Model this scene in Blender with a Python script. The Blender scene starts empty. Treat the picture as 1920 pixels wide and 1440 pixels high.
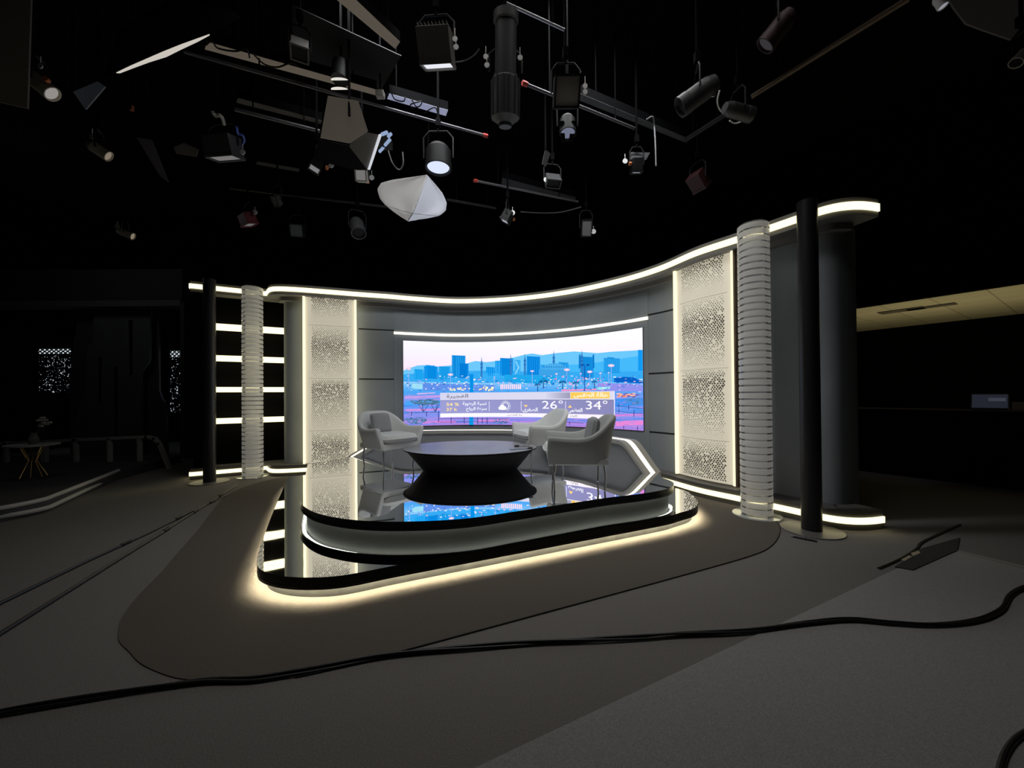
import bpy, math, random
from mathutils import Vector, Matrix
rnd = random.Random(7)
scene = bpy.context.scene
C = scene.collection
PI = math.pi

# ------------------------------------------------------------------ camera model
F_PX, PITCH, ROLL, H = 725.0, math.radians(0.5), 0.008, 1.4
PX, PY = 960.0, 733.7
Fv = Vector((0, math.cos(PITCH), math.sin(PITCH)))
U0 = Vector((0, -math.sin(PITCH), math.cos(PITCH)))
R0 = Vector((1, 0, 0))
Rv = R0 * math.cos(ROLL) - U0 * math.sin(ROLL)
Uv = U0 * math.cos(ROLL) + R0 * math.sin(ROLL)
EYE = Vector((0, 0, H))

def ray(x, y):
    return Fv + Rv * ((x - PX) / F_PX) - Uv * ((y - PY) / F_PX)

def fl(x, y, z=0.0):
    """point of the horizontal plane z seen at a pixel of the photograph"""
    d = ray(x, y)
    return EYE + d * ((z - H) / d.z)

def dp(x, y, Y):
    """point at depth Y seen at a pixel of the photograph"""
    d = ray(x, y)
    return EYE + d * (Y / d.y)

def proj(P):
    v = Vector(P) - EYE
    w = v.dot(Fv)
    return PX + F_PX * v.dot(Rv) / w, PY - F_PX * v.dot(Uv) / w

cam = bpy.data.cameras.new('camera')
cam.sensor_width = 36
cam.lens = F_PX / 1920 * 36
cam.shift_y = (PY - 720) / 1920
cam.clip_start = 0.05
co = bpy.data.objects.new('camera', cam)
C.objects.link(co)
M = Matrix((Rv, Uv, -Fv)).transposed().to_4x4()
M.translation = EYE
co.matrix_world = M
scene.camera = co
scene.view_settings.view_transform = 'Standard'
scene.view_settings.look = 'None'
scene.view_settings.exposure = 0
scene.view_settings.gamma = 1

def lin(c):
    out = []
    for v in c[:3]:
        v /= 255.0
        out.append(v / 12.92 if v <= 0.04045 else ((v + 0.055) / 1.055) ** 2.4)
    return out

# ------------------------------------------------------------------ materials
MATS = {}
def mat(name, color, rough=0.6, metal=0.0, spec=0.5, emit=None, estr=0.0, noise=None, bump=None,
        trans=0.0, alpha=1.0, sheen=0.0, ior=1.5, coat=0.0):
    """procedural principled material; color is linear rgb"""
    if name in MATS:
        return MATS[name]
    m = bpy.data.materials.new(name)
    m.use_nodes = True
    nt = m.node_tree
    b = nt.nodes['Principled BSDF']
    b.inputs['Base Color'].default_value = (*color, 1)
    b.inputs['Roughness'].default_value = rough
    b.inputs['Metallic'].default_value = metal
    b.inputs['Specular IOR Level'].default_value = spec
    b.inputs['IOR'].default_value = ior
    b.inputs['Transmission Weight'].default_value = trans
    b.inputs['Alpha'].default_value = alpha
    b.inputs['Sheen Weight'].default_value = sheen
    b.inputs['Coat Weight'].default_value = coat
    if emit:
        b.inputs['Emission Color'].default_value = (*emit, 1)
        b.inputs['Emission Strength'].default_value = estr
    if noise or bump:
        tc = nt.nodes.new('ShaderNodeTexCoord')
    if noise:
        sc, amt = noise
        n = nt.nodes.new('ShaderNodeTexNoise')
        n.inputs['Scale'].default_value = sc
        n.inputs['Detail'].default_value = 4
        nt.links.new(tc.outputs['Object'], n.inputs['Vector'])
        r = nt.nodes.new('ShaderNodeValToRGB')
        r.color_ramp.elements[0].position = 0.3
        r.color_ramp.elements[1].position = 0.7
        r.color_ramp.elements[0].color = (*[c * (1 - amt) for c in color], 1)
        r.color_ramp.elements[1].color = (*[min(1, c * (1 + amt)) for c in color], 1)
        nt.links.new(n.outputs['Fac'], r.inputs['Fac'])
        nt.links.new(r.outputs['Color'], b.inputs['Base Color'])
    if bump:
        sc, st = bump
        n2 = nt.nodes.new('ShaderNodeTexNoise')
        n2.inputs['Scale'].default_value = sc
        nt.links.new(tc.outputs['Object'], n2.inputs['Vector'])
        bp = nt.nodes.new('ShaderNodeBump')
        bp.inputs['Strength'].default_value = st
        bp.inputs['Distance'].default_value = 0.01
        nt.links.new(n2.outputs['Fac'], bp.inputs['Height'])
        nt.links.new(bp.outputs['Normal'], b.inputs['Normal'])
    MATS[name] = m
    return m

def emat(name, color, strength):
    if name in MATS:
        return MATS[name]
    m = bpy.data.materials.new(name)
    m.use_nodes = True
    nt = m.node_tree
    nt.nodes.clear()
    e = nt.nodes.new('ShaderNodeEmission')
    e.inputs['Color'].default_value = (*color, 1)
    e.inputs['Strength'].default_value = strength
    o = nt.nodes.new('ShaderNodeOutputMaterial')
    nt.links.new(e.outputs[0], o.inputs['Surface'])
    MATS[name] = m
    return m

def frost_mat(name, col, wt, wtr, em=0.0):
    """frosted acrylic: part diffuse, part translucent, part see-through"""
    m = bpy.data.materials.new(name)
    m.use_nodes = True
    nt = m.node_tree
    nt.nodes.clear()
    d = nt.nodes.new('ShaderNodeBsdfDiffuse'); d.inputs['Color'].default_value = (*col, 1)
    t = nt.nodes.new('ShaderNodeBsdfTranslucent'); t.inputs['Color'].default_value = (*col, 1)
    tr = nt.nodes.new('ShaderNodeBsdfTransparent'); tr.inputs['Color'].default_value = (1, 1, 1, 1)
    g = nt.nodes.new('ShaderNodeBsdfGlossy'); g.inputs['Roughness'].default_value = 0.15
    g.inputs['Color'].default_value = (0.8, 0.8, 0.8, 1)
    m1 = nt.nodes.new('ShaderNodeMixShader'); m1.inputs[0].default_value = wt
    m2 = nt.nodes.new('ShaderNodeMixShader'); m2.inputs[0].default_value = wtr
    m3 = nt.nodes.new('ShaderNodeMixShader')
    lw = nt.nodes.new('ShaderNodeLayerWeight'); lw.inputs['Blend'].default_value = 0.25
    o = nt.nodes.new('ShaderNodeOutputMaterial')
    L = nt.links.new
    L(d.outputs[0], m1.inputs[1]); L(t.outputs[0], m1.inputs[2])
    L(m1.outputs[0], m2.inputs[1]); L(tr.outputs[0], m2.inputs[2])
    L(lw.outputs['Fresnel'], m3.inputs[0])
    L(m2.outputs[0], m3.inputs[1]); L(g.outputs[0], m3.inputs[2])
    if em:
        e = nt.nodes.new('ShaderNodeEmission'); e.inputs['Color'].default_value = (*col, 1); e.inputs['Strength'].default_value = em
        ad = nt.nodes.new('ShaderNodeAddShader'); L(m3.outputs[0], ad.inputs[0]); L(e.outputs[0], ad.inputs[1])
        L(ad.outputs[0], o.inputs['Surface'])
    else:
        L(m3.outputs[0], o.inputs['Surface'])
    return m

def vcol_mat(name, strength):
    m = bpy.data.materials.new(name)
    m.use_nodes = True
    nt = m.node_tree
    nt.nodes.clear()
    a = nt.nodes.new('ShaderNodeVertexColor'); a.layer_name = 'Col'
    e = nt.nodes.new('ShaderNodeEmission'); e.inputs['Strength'].default_value = strength
    o = nt.nodes.new('ShaderNodeOutputMaterial')
    nt.links.new(a.outputs['Color'], e.inputs['Color'])
    nt.links.new(e.outputs[0], o.inputs['Surface'])
    return m

def mirror_mat(name, refl, rough, diff, wave):
    """black lacquer: strong mirror reflection over a nearly black, slightly dusty base"""
    m = bpy.data.materials.new(name)
    m.use_nodes = True
    nt = m.node_tree
    nt.nodes.clear()
    d = nt.nodes.new('ShaderNodeBsdfDiffuse'); d.inputs['Color'].default_value = (*diff, 1)
    g = nt.nodes.new('ShaderNodeBsdfGlossy'); g.inputs['Roughness'].default_value = rough
    g.inputs['Color'].default_value = (1, 1, 1, 1)
    lw = nt.nodes.new('ShaderNodeFresnel'); lw.inputs['IOR'].default_value = refl
    mx = nt.nodes.new('ShaderNodeMixShader')
    tc = nt.nodes.new('ShaderNodeTexCoord')
    n = nt.nodes.new('ShaderNodeTexNoise'); n.inputs['Scale'].default_value = 2.2
    bp = nt.nodes.new('ShaderNodeBump'); bp.inputs['Strength'].default_value = wave
    bp.inputs['Distance'].default_value = 0.01
    o = nt.nodes.new('ShaderNodeOutputMaterial')
    L = nt.links.new
    L(tc.outputs['Object'], n.inputs['Vector']); L(n.outputs['Fac'], bp.inputs['Height'])
    L(bp.outputs['Normal'], g.inputs['Normal'])
    L(lw.outputs[0], mx.inputs[0]); L(d.outputs[0], mx.inputs[1]); L(g.outputs[0], mx.inputs[2])
    L(mx.outputs[0], o.inputs['Surface'])
    return m

BLACK = mat('matte_black', (0.003, 0.003, 0.0035), 0.95, spec=0.03)
BLACKP = mat('black_paint', (0.012, 0.012, 0.014), 0.45)
BLACKPOLE = mat('pole_black_satin', (0.02, 0.02, 0.022), 0.35)
GREYW = mat('set_wall_grey', (0.285, 0.312, 0.33), 0.8, spec=0.15, noise=(1.3, 0.08))
GREYH = mat('set_header_grey', (0.2, 0.195, 0.185), 0.6)
GREYD = mat('set_plinth_grey', (0.11, 0.105, 0.10), 0.5)
GROOVE = mat('groove_black', (0.004, 0.004, 0.005), 0.8)
WOOD = mat('wood_edge', (0.20, 0.14, 0.085), 0.5, noise=(6, 0.2))
STRIP = emat('warm_led_strip', (1.0, 0.90, 0.52), 1.85)
STRIPW = emat('cool_led_strip', (1.0, 0.95, 0.78), 1.5)
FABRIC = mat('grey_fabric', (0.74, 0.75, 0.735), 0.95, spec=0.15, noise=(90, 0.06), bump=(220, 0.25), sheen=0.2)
FABRICD = mat('grey_fabric_darker', (0.42, 0.425, 0.415), 0.95, spec=0.15, noise=(90, 0.06), bump=(220, 0.25), sheen=0.2)  # same fabric in a darker colour, for one chair's shell
CHROME = mat('chrome', (0.8, 0.8, 0.81), 0.28, metal=0.85)
STEEL = mat('steel_grey', (0.35, 0.35, 0.36), 0.35, metal=1.0)
WHITE = mat('white_plastic', (0.75, 0.75, 0.74), 0.5)

# ------------------------------------------------------------------ mesh helpers
class MB:
    def __init__(s):
        s.v, s.f, s.m, s.sm = [], [], [], []
    def add(s, vs, fs, mi=0, smooth=False):
        o = len(s.v)
        s.v += [tuple(v) for v in vs]
        for f in fs:
            s.f.append([i + o for i in f]); s.m.append(mi); s.sm.append(smooth)
    def box(s, c, d, mi=0, rot=None):
        x, y, z = d[0] / 2, d[1] / 2, d[2] / 2
        vs = [Vector((a * x, b * y, e * z)) for a in (-1, 1) for b in (-1, 1) for e in (-1, 1)]
        if rot is not None:
            vs = [rot @ v for v in vs]
        vs = [v + Vector(c) for v in vs]
        s.add(vs, [(0, 1, 3, 2), (4, 6, 7, 5), (0, 4, 5, 1), (2, 3, 7, 6), (0, 2, 6, 4), (1, 5, 7, 3)], mi)
    def tube(s, pts, r, n=10, mi=0, caps=True):
        pts = [Vector(p) for p in pts]
        rs = r if isinstance(r, (list, tuple)) else [r] * len(pts)
        rings, up = [], None
        for i, p in enumerate(pts):
            t = (pts[min(i + 1, len(pts) - 1)] - pts[max(i - 1, 0)])
            t = t.normalized() if t.length > 1e-9 else Vector((0, 0, 1))
            if up is None:
                up = t.orthogonal().normalized()
            up = (up - t * up.dot(t))
            up = up.normalized() if up.length > 1e-6 else t.orthogonal().normalized()
            b = t.cross(up)
            rings.append([p + (up * math.cos(a) + b * math.sin(a)) * rs[i] for a in [2 * PI * k / n for k in range(n)]])
        vs = [v for ring in rings for v in ring]
        fs = []
        for i in range(len(pts) - 1):
            for k in range(n):
                a, b2 = i * n + k, i * n + (k + 1) % n
                fs.append((a, b2, b2 + n, a + n))
        s.add(vs, fs, mi, True)
        if caps:
            s.add(rings[0], [tuple(reversed(range(n)))], mi)
            s.add(rings[-1], [tuple(range(n))], mi)
    def lathe(s, prof, c=(0, 0, 0), n=48, mi=0, sx=1.0, sy=1.0, smooth=True, mis=None):
        """prof: list of (radius, z); revolve about z"""
        c = Vector(c)
        for i in range(len(prof) - 1):
            vs, fs = [], []
            for k in range(n):
                a = 2 * PI * k / n
                for rr, z in (prof[i], prof[i + 1]):
                    vs.append(c + Vector((rr * math.cos(a) * sx, rr * math.sin(a) * sy, z)))
            for k in range(n):
                a, b2 = 2 * k, 2 * ((k + 1) % n)
                fs.append((a, b2, b2 + 1, a + 1))
            s.add(vs, fs, mis[i] if mis else mi, smooth)
    def prism(s, pts, z0, z1, mi=0, top_mi=None, smooth=False):
        n = len(pts)
        lo = [(p[0], p[1], z0) for p in pts]
        hi = [(p[0], p[1], z1) for p in pts]
        s.add(lo + hi, [(i, (i + 1) % n, (i + 1) % n + n, i + n) for i in range(n)], mi, smooth)
        s.add(hi, [tuple(range(n))], mi if top_mi is None else top_mi)
        s.add(lo, [tuple(reversed(range(n)))], mi)
    def poly3(s, pts, th, nrm, mi=0, two=None):
        """flat polygon in space with a thickness along nrm"""
        n = len(pts)
        a = [Vector(p) for p in pts]
        nn = Vector(nrm).normalized() * th
        b = [p + nn for p in a]
        s.add(a + b, [(i, (i + 1) % n, (i + 1) % n + n, i + n) for i in range(n)], mi)
        s.add(a, [tuple(reversed(range(n)))], mi)
        s.add(b, [tuple(range(n))], mi if two is None else two)
    def build(s, name, mats, parent=None, loc=None, bevel=0, subsurf=0, merge=False, rot=None):
        import bmesh
        me = bpy.data.meshes.new(name)
        me.from_pydata(s.v, [], s.f)
        if not isinstance(mats, (list, tuple)):
            mats = [mats]
        for m in mats:
            me.materials.append(m)
        for p, mi, sm in zip(me.polygons, s.m, s.sm):
            p.material_index = mi
            p.use_smooth = True
        bm = bmesh.new(); bm.from_mesh(me)
        if merge:
            bmesh.ops.remove_doubles(bm, verts=bm.verts, dist=1e-5)
        bmesh.ops.recalc_face_normals(bm, faces=bm.faces)
        bm.to_mesh(me); bm.free()
        me.set_sharp_from_angle(angle=0.6)
        o = bpy.data.objects.new(name, me)
        C.objects.link(o)
        if parent:
            o.parent = parent
        if loc is not None:
            o.location = loc
        if rot is not None:
            o.rotation_euler = rot
        if bevel:
            md = o.modifiers.new('bevel', 'BEVEL'); md.width = bevel; md.segments = 2; md.limit_method = 'ANGLE'
        if subsurf:
            md = o.modifiers.new('subsurf', 'SUBSURF'); md.levels = subsurf; md.render_levels = subsurf
        return o

def tag(o, label, cat=None, group=None, kind=None):
    if label: o['label'] = label
    if cat: o['category'] = cat
    if group: o['group'] = group
    if kind: o['kind'] = kind
    return o

def thing(name, label, cat, loc=(0, 0, 0), rz=0.0, group=None, kind='thing'):
    o = bpy.data.objects.new(name, None)
    o.empty_display_size = 0.1
    C.objects.link(o)
    o.location = loc
    o.rotation_euler = (0, 0, rz)
    return tag(o, label, cat, group, kind)

def copy_tree(root, label=None):
    r = root.copy(); C.objects.link(r)
    if label: r['label'] = label
    for ch in list(root.children):
        c = ch.copy(); C.objects.link(c); c.parent = r
        for g in list(ch.children):
            d = g.copy(); C.objects.link(d); d.parent = c
    return r

# ------------------------------------------------------------------ plan curves
def catmull(pts, per=8):
    pts = [Vector(p) for p in pts]
    out = []
    for i in range(len(pts) - 1):
        p0, p1, p2, p3 = pts[max(i - 1, 0)], pts[i], pts[i + 1], pts[min(i + 2, len(pts) - 1)]
        for k in range(per):
            t = k / per
            out.append(0.5 * ((2 * p1) + (p2 - p0) * t + (2 * p0 - 5 * p1 + 4 * p2 - p3) * t * t + (3 * p1 - p0 - 3 * p2 + p3) * t ** 3))
    out.append(pts[-1])
    return out

def resample(pts, step):
    L = [0.0]
    for a, b in zip(pts, pts[1:]):
        L.append(L[-1] + (b - a).length)
    n = max(2, int(L[-1] / step) + 1)
    out, j = [], 0
    for i in range(n + 1):
        s = L[-1] * i / n
        while j < len(L) - 2 and L[j + 1] < s:
            j += 1
        t = (s - L[j]) / max(1e-9, L[j + 1] - L[j])
        out.append(pts[j].lerp(pts[j + 1], min(1, max(0, t))))
    return out

def smooth_pts(pts, it=1):
    for _ in range(it):
        pts = [pts[0]] + [(pts[i - 1] + pts[i] * 2 + pts[i + 1]) / 4 for i in range(1, len(pts) - 1)] + [pts[-1]]
    return pts

class Path:
    def __init__(s, pts):
        s.p = [Vector((p[0], p[1])) for p in pts]
        s.L = [0.0]
        for a, b in zip(s.p, s.p[1:]):
            s.L.append(s.L[-1] + (b - a).length)
        s.n = []
        for i in range(len(s.p)):
            t = s.p[min(i + 1, len(s.p) - 1)] - s.p[max(i - 1, 0)]
            t.normalize()
            s.n.append(Vector((t.y, -t.x)))          # towards the inside of the set
    @property
    def length(s): return s.L[-1]
    def at(s, d, off=0.0):
        d = min(max(d, 0), s.L[-1])
        lo, hi = 0, len(s.L) - 1
        while hi - lo > 1:
            m = (lo + hi) // 2
            if s.L[m] <= d: lo = m
            else: hi = m
        t = (d - s.L[lo]) / max(1e-9, s.L[hi] - s.L[lo])
        n = s.n[lo].lerp(s.n[hi], t).normalized()
        return s.p[lo].lerp(s.p[hi], t) + n * off
    def nrm(s, d):
        d = min(max(d, 0), s.L[-1])
        lo, hi = 0, len(s.L) - 1
        while hi - lo > 1:
            m = (lo + hi) // 2
            if s.L[m] <= d: lo = m
            else: hi = m
        t = (d - s.L[lo]) / max(1e-9, s.L[hi] - s.L[lo])
        return s.n[lo].lerp(s.n[hi], t).normalized()
    def find(s, px, off, z=1.4, lo=None, hi=None):
        """distance along the path (offset by off) that appears at picture column px"""
        lo = 0.3 if lo is None else lo
        hi = s.length - 0.5 if hi is None else hi
        for _ in range(4):
            best, bd, n = lo, 1e9, 24
            for i in range(n + 1):
                d = lo + (hi - lo) * i / n
                q = s.at(d, off)
                e = abs(proj((q.x, q.y, z))[0] - px)
                if e < bd: best, bd = d, e
            h = (hi - lo) / n
            lo, hi = max(0, best - h), min(s.length, best + h)
        return best

def sweep(path, d0, d1, prof, step=0.06, closed=True, caps=True, mi=0, mb=None, smooth=False):
    """prof: list of (offset inward, z); swept along the path between distances d0 and d1"""
    mb = mb or MB()
    n = max(1, int(abs(d1 - d0) / step))
    k = len(prof)
    vs, fs = [], []
    for i in range(n + 1):
        d = d0 + (d1 - d0) * i / n
        base, nn = path.at(d), path.nrm(d)
        for o, z in prof:
            q = base + nn * o
            vs.append((q.x, q.y, z))
    for i in range(n):
        for j in range(k if closed else k - 1):
            a, b = i * k + j, i * k + (j + 1) % k
            fs.append((a, b, b + k, a + k))
    mb.add(vs, fs, mi, smooth)
    if caps and closed:
        mb.add(vs[:k], [tuple(range(k))], mi)
        mb.add(vs[-k:], [tuple(reversed(range(k)))], mi)
    return mb

def inset(poly, d):
    """offset a closed 2D outline inward by d (outline may be either winding)"""
    n = len(poly)
    P = [Vector((p[0], p[1])) for p in poly]
    area = sum(P[i].x * P[(i + 1) % n].y - P[(i + 1) % n].x * P[i].y for i in range(n))
    sg = 1 if area > 0 else -1
    out = []
    for i in range(n):
        t = (P[(i + 1) % n] - P[i - 1]).normalized()
        out.append(P[i] + Vector((-t.y, t.x)) * (d * sg))
    return out
# ================================================================== THE ROOM
CARPET = mat('carpet_brown_grey', (0.22, 0.205, 0.19), 0.95, spec=0.1, noise=(160, 0.22), bump=(400, 0.4))
CARPETD = mat('carpet_dark_brown', (0.135, 0.118, 0.10), 0.95, spec=0.1, noise=(160, 0.2), bump=(400, 0.4))
CARPETL = mat('carpet_light_grey', (0.33, 0.318, 0.305), 0.9, spec=0.15, noise=(160, 0.2), bump=(400, 0.4), sheen=0.3)

def struct(name, mb, mats, **k):
    o = mb.build(name, mats, **k)
    o['kind'] = 'structure'
    return o

CEIL = 5.8
m = MB(); m.box((0, 4.5, -0.05), (26, 16, 0.1)); struct('floor', m, CARPET)
m = MB(); m.box((0, 4.5, CEIL + 0.05), (26, 16, 0.1)); struct('ceiling', m, BLACK)
m = MB(); m.box((0, 12.3, CEIL / 2), (26, 0.2, CEIL)); struct('wall_back', m, BLACK)
m = MB(); m.box((-12.8, 4.5, CEIL / 2), (0.2, 16, CEIL)); struct('wall_left', m, BLACK)

# right wall: half-height wall below, lintel above, opening to the control room between
ca, cb = fl(1600, 578, 2.9), fl(1920, 530, 2.9)
wd = Vector((cb.x - ca.x, cb.y - ca.y, 0)).normalized()
wn = Vector((-wd.y, wd.x, 0))
if wn.x < 0: wn = -wn                                  # away from the studio
w0 = Vector((ca.x, ca.y, 0)) - wd * 6.0
w1 = Vector((ca.x, ca.y, 0)) + wd * 9.0
ang = math.atan2(wd.y, wd.x)
Rw = Matrix.Rotation(ang, 3, 'Z')
wm = (w0 + w1) / 2 + wn * 0.06
m = MB()
m.box((wm.x, wm.y, 0.55), ((w1 - w0).length, 0.12, 1.10), rot=Rw)
m.box((wm.x, wm.y, (2.9 + CEIL) / 2), ((w1 - w0).length, 0.12, CEIL - 2.9), rot=Rw)
struct('wall_right', m, BLACK)
m = MB(); m.box((wm.x - wn.x * 0.03, wm.y - wn.y * 0.03, 1.113), ((w1 - w0).length, 0.16, 0.02), rot=Rw)
struct('trim_1', m, mat('sill_wood', (0.10, 0.075, 0.06), 0.4))
# control room beyond
TILE = bpy.data.materials.new('ceiling_tiles'); TILE.use_nodes = True
nt = TILE.node_tree; b = nt.nodes['Principled BSDF']
tc = nt.nodes.new('ShaderNodeTexCoord'); br = nt.nodes.new('ShaderNodeTexBrick')
br.offset = 0; br.inputs['Scale'].default_value = 1.0
br.inputs['Brick Width'].default_value = 0.6; br.inputs['Row Height'].default_value = 0.6
br.inputs['Mortar Size'].default_value = 0.008
br.inputs['Color1'].default_value = (0.5, 0.44, 0.27, 1); br.inputs['Color2'].default_value = (0.44, 0.39, 0.24, 1)
br.inputs['Mortar'].default_value = (0.25, 0.21, 0.12, 1)
nt.links.new(tc.outputs['Object'], br.inputs['Vector']); nt.links.new(br.outputs['Color'], b.inputs['Base Color'])
b.inputs['Roughness'].default_value = 0.9
cm = (w0 + w1) / 2 + wn * 1.9
m = MB(); m.box((0, 0, 0), ((w1 - w0).length, 3.5, 0.06))
struct('ceiling', m, TILE, loc=(cm.x, cm.y, 2.94), rot=(0, 0, ang))
# dark vent panels set in the tiled ceiling
for k, (px_, py_) in enumerate([(1745, 575), (1690, 582)]):
    q = fl(px_, py_, 2.905)
    m = MB(); m.box((q.x, q.y, 2.902), (0.6, 0.3 if k else 0.22, 0.012), rot=Rw)
    tag(m.build('ceiling_vent', mat('vent_dark', (0.08, 0.07, 0.045), 0.8)),
        ['dark vent slot in the yellowish tiled ceiling beyond the black wall', 'small dark vent farther back in the yellowish tiled ceiling'][k], 'vent', 'control room ceiling vents')
fm = (w0 + w1) / 2 + wn * 3.7
m = MB(); m.box((fm.x, fm.y, 1.5), ((w1 - w0).length, 0.1, 3.0), rot=Rw); struct('wall_far', m, BLACK)

# ------------------------------------------------------------------ carpets laid on the floor
def fpts(pix, z=0.0):
    return [fl(x, y, z) for x, y in pix]

out_px = [(538, 893), (497, 902), (463, 912), (437, 923), (413, 940), (372, 993), (330, 1041), (303, 1073), (262, 1115), (240, 1142), (226, 1166),
          (222, 1197), (230, 1212), (241, 1222), (258, 1241), (281, 1255), (328, 1272), (386, 1278), (450, 1280), (520, 1276), (600, 1262),
          (763, 1220), (1000, 1156), (1280, 1080), (1410, 1042.5), (1447, 1024), (1462, 1001), (1459, 982), (1440, 967), (1400, 950), (1330, 925)]
ol = [Vector((p.x, p.y)) for p in fpts(out_px)]
ol = catmull(ol, 4) + [Vector((2.2, 5.4)), Vector((1.5, 6.4)), Vector((0, 7.0)), Vector((-2.2, 6.8)), Vector((-3.0, 6.4))]
m = MB(); m.prism(ol, 0.0, 0.006)
ci = m.build('carpet_inlay', CARPETD)
tag(ci, 'dark brown carpet inlay with rounded corners lying around the stage', 'carpet')
m = MB(); m.tube([(p.x, p.y, 0.006) for p in ol[78:114]], 0.0035, 6)
m.build('seam', GROOVE, ci)

lp = fpts([(893, 1440), (1200, 1298), (1437, 1190), (1590, 1110), (1660, 1075)])
a0, a1 = lp[0], lp[3]
dd = (a1 - a0).normalized(); nn_ = Vector((dd.y, -dd.x, 0))
m = MB()
e0, e1 = a0 - dd * 2.5, a0 + dd * (fl(1762, 1024) - a0).dot(dd)
m.prism([(q.x, q.y) for q in (e0, e1, e1 + nn_ * 3.4, e0 + nn_ * 3.4)], 0.0, 0.004)
tag(m.build('carpet_strip', CARPETL), 'paler grey carpet width with a straight edge in the lower right foreground', 'carpet')

# ================================================================== CURVED BACKDROP
hp_px = [(500, 551), (502, 547), (508.7, 541.9), (522, 541.6), (558, 543.3), (616.7, 547.7), (675, 552.4), (733, 556.5), (777, 560.4), (860, 565),
         (960, 561), (1060, 548.8), (1160, 527.5), (1235, 505), (1305, 475), (1380, 450.5), (1455, 425), (1525, 401), (1555, 391), (1592, 385.8),
         (1622, 385.8), (1647, 390)]
hp = [fl(x, y, 3.29) for x, y in hp_px]
hp = [Vector((p.x, p.y)) for p in hp]
hp = resample(catmull(hp, 10), 0.06)
hp = smooth_pts(hp, 4)
HP = Path(hp)
wp = [HP.at(HP.length * i / 140, -0.25) for i in range(141)]
wp = [wp[0] + Vector((0.02, 0.75)), wp[0] + Vector((-0.02, 0.4)), wp[0] + Vector((-0.02, 0.15))] + wp[2:-2] + \
     [wp[-1] + Vector((0.16, 0.12)), wp[-1] + Vector((0.25, 0.35)), wp[-1] + Vector((0.27, 0.7))]
WP = Path(smooth_pts(resample(catmull(wp, 4), 0.05), 3))

bd = thing('studio_backdrop', 'curved grey studio backdrop wall with lit header and plinth behind the stage', 'backdrop', (-0.6, 8.0, 0))
def bpart(name, mb, mats, **k):
    o = mb.build(name, mats, **k)
    o.parent = bd
    o.matrix_parent_inverse = Matrix.Translation(-Vector(bd.location))
    return o
bpart('wall_panel', sweep(WP, 0, WP.length, [(0, 0.15), (0, 3.22), (-0.08, 3.22), (-0.08, 0.15)], smooth=False), GREYW)
bpart('header', sweep(HP, 0, HP.length, [(0, 3.2), (0, 3.38), (-0.36, 3.38), (-0.36, 3.2)]), GREYH)
bpart('header_light', sweep(HP, 0, HP.length, [(-0.005, 3.252), (0.014, 3.252), (0.014, 3.33), (-0.005, 3.33)]), STRIP)
bpart('cornice', sweep(HP, 0.1, HP.length - 0.1, [(-0.17, 3.13), (-0.17, 3.2), (-0.30, 3.2), (-0.30, 3.13)]), GREYH)
bpart('plinth', sweep(HP, 0, HP.length, [(0, 0), (0, 0.19), (-0.34, 0.19), (-0.34, 0)]), GREYD)
bpart('plinth_light', sweep(HP, 0, HP.length, [(-0.005, 0.066), (0.014, 0.066), (0.014, 0.130), (-0.005, 0.130)]), STRIP)

def wd_at(px_, off=0.0, z=1.4, lo=None, hi=None):
    return WP.find(px_, off, z, lo, hi)
# dark horizontal grooves left and right of the screen
gl0, gl1 = wd_at(673), wd_at(739)
gr0, gr1 = wd_at(1217), wd_at(1268)
for z in (2.69, 1.725, 0.775):
    for a, b_ in ((gl0, gl1), (gr0, gr1)):
        bpart('groove', sweep(WP, a, b_, [(0.0, z - 0.012), (0.003, z - 0.012), (0.003, z + 0.012), (0.0, z + 0.012)]), GROOVE)
# raised centre field that carries the screen
bpart('screen_surround', sweep(WP, gl1, gr0, [(-0.02, 0.2), (0.012, 0.2), (0.012, 3.08), (-0.02, 3.08)]), GREYW)
bpart('screen_top_light', sweep(WP, gl1, gr0, [(0.0, 2.615), (0.035, 2.615), (0.035, 2.662), (0.0, 2.662)]), STRIPW)

# ------------------------------------------------------------------ perforated light panels
FACE = mat('panel_cream', (0.66, 0.62, 0.53), 0.55, emit=lin((214, 205, 182)), estr=0.58)
FACE2 = mat('panel_cream_joint', (0.45, 0.42, 0.36), 0.6, emit=lin((214, 205, 182)), estr=0.40)
HOLE = mat('perforation_dark', (0.02, 0.018, 0.015), 0.8)
HOLE2 = mat('perforation_shallow', (0.22, 0.20, 0.165), 0.8, emit=lin((214, 205, 182)), estr=0.10)
EDGE = emat('panel_edge_light', (1.0, 0.88, 0.54), 1.5)
EDGE2 = emat('panel_edge_light_soft', (1.0, 0.89, 0.62), 1.15)

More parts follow.
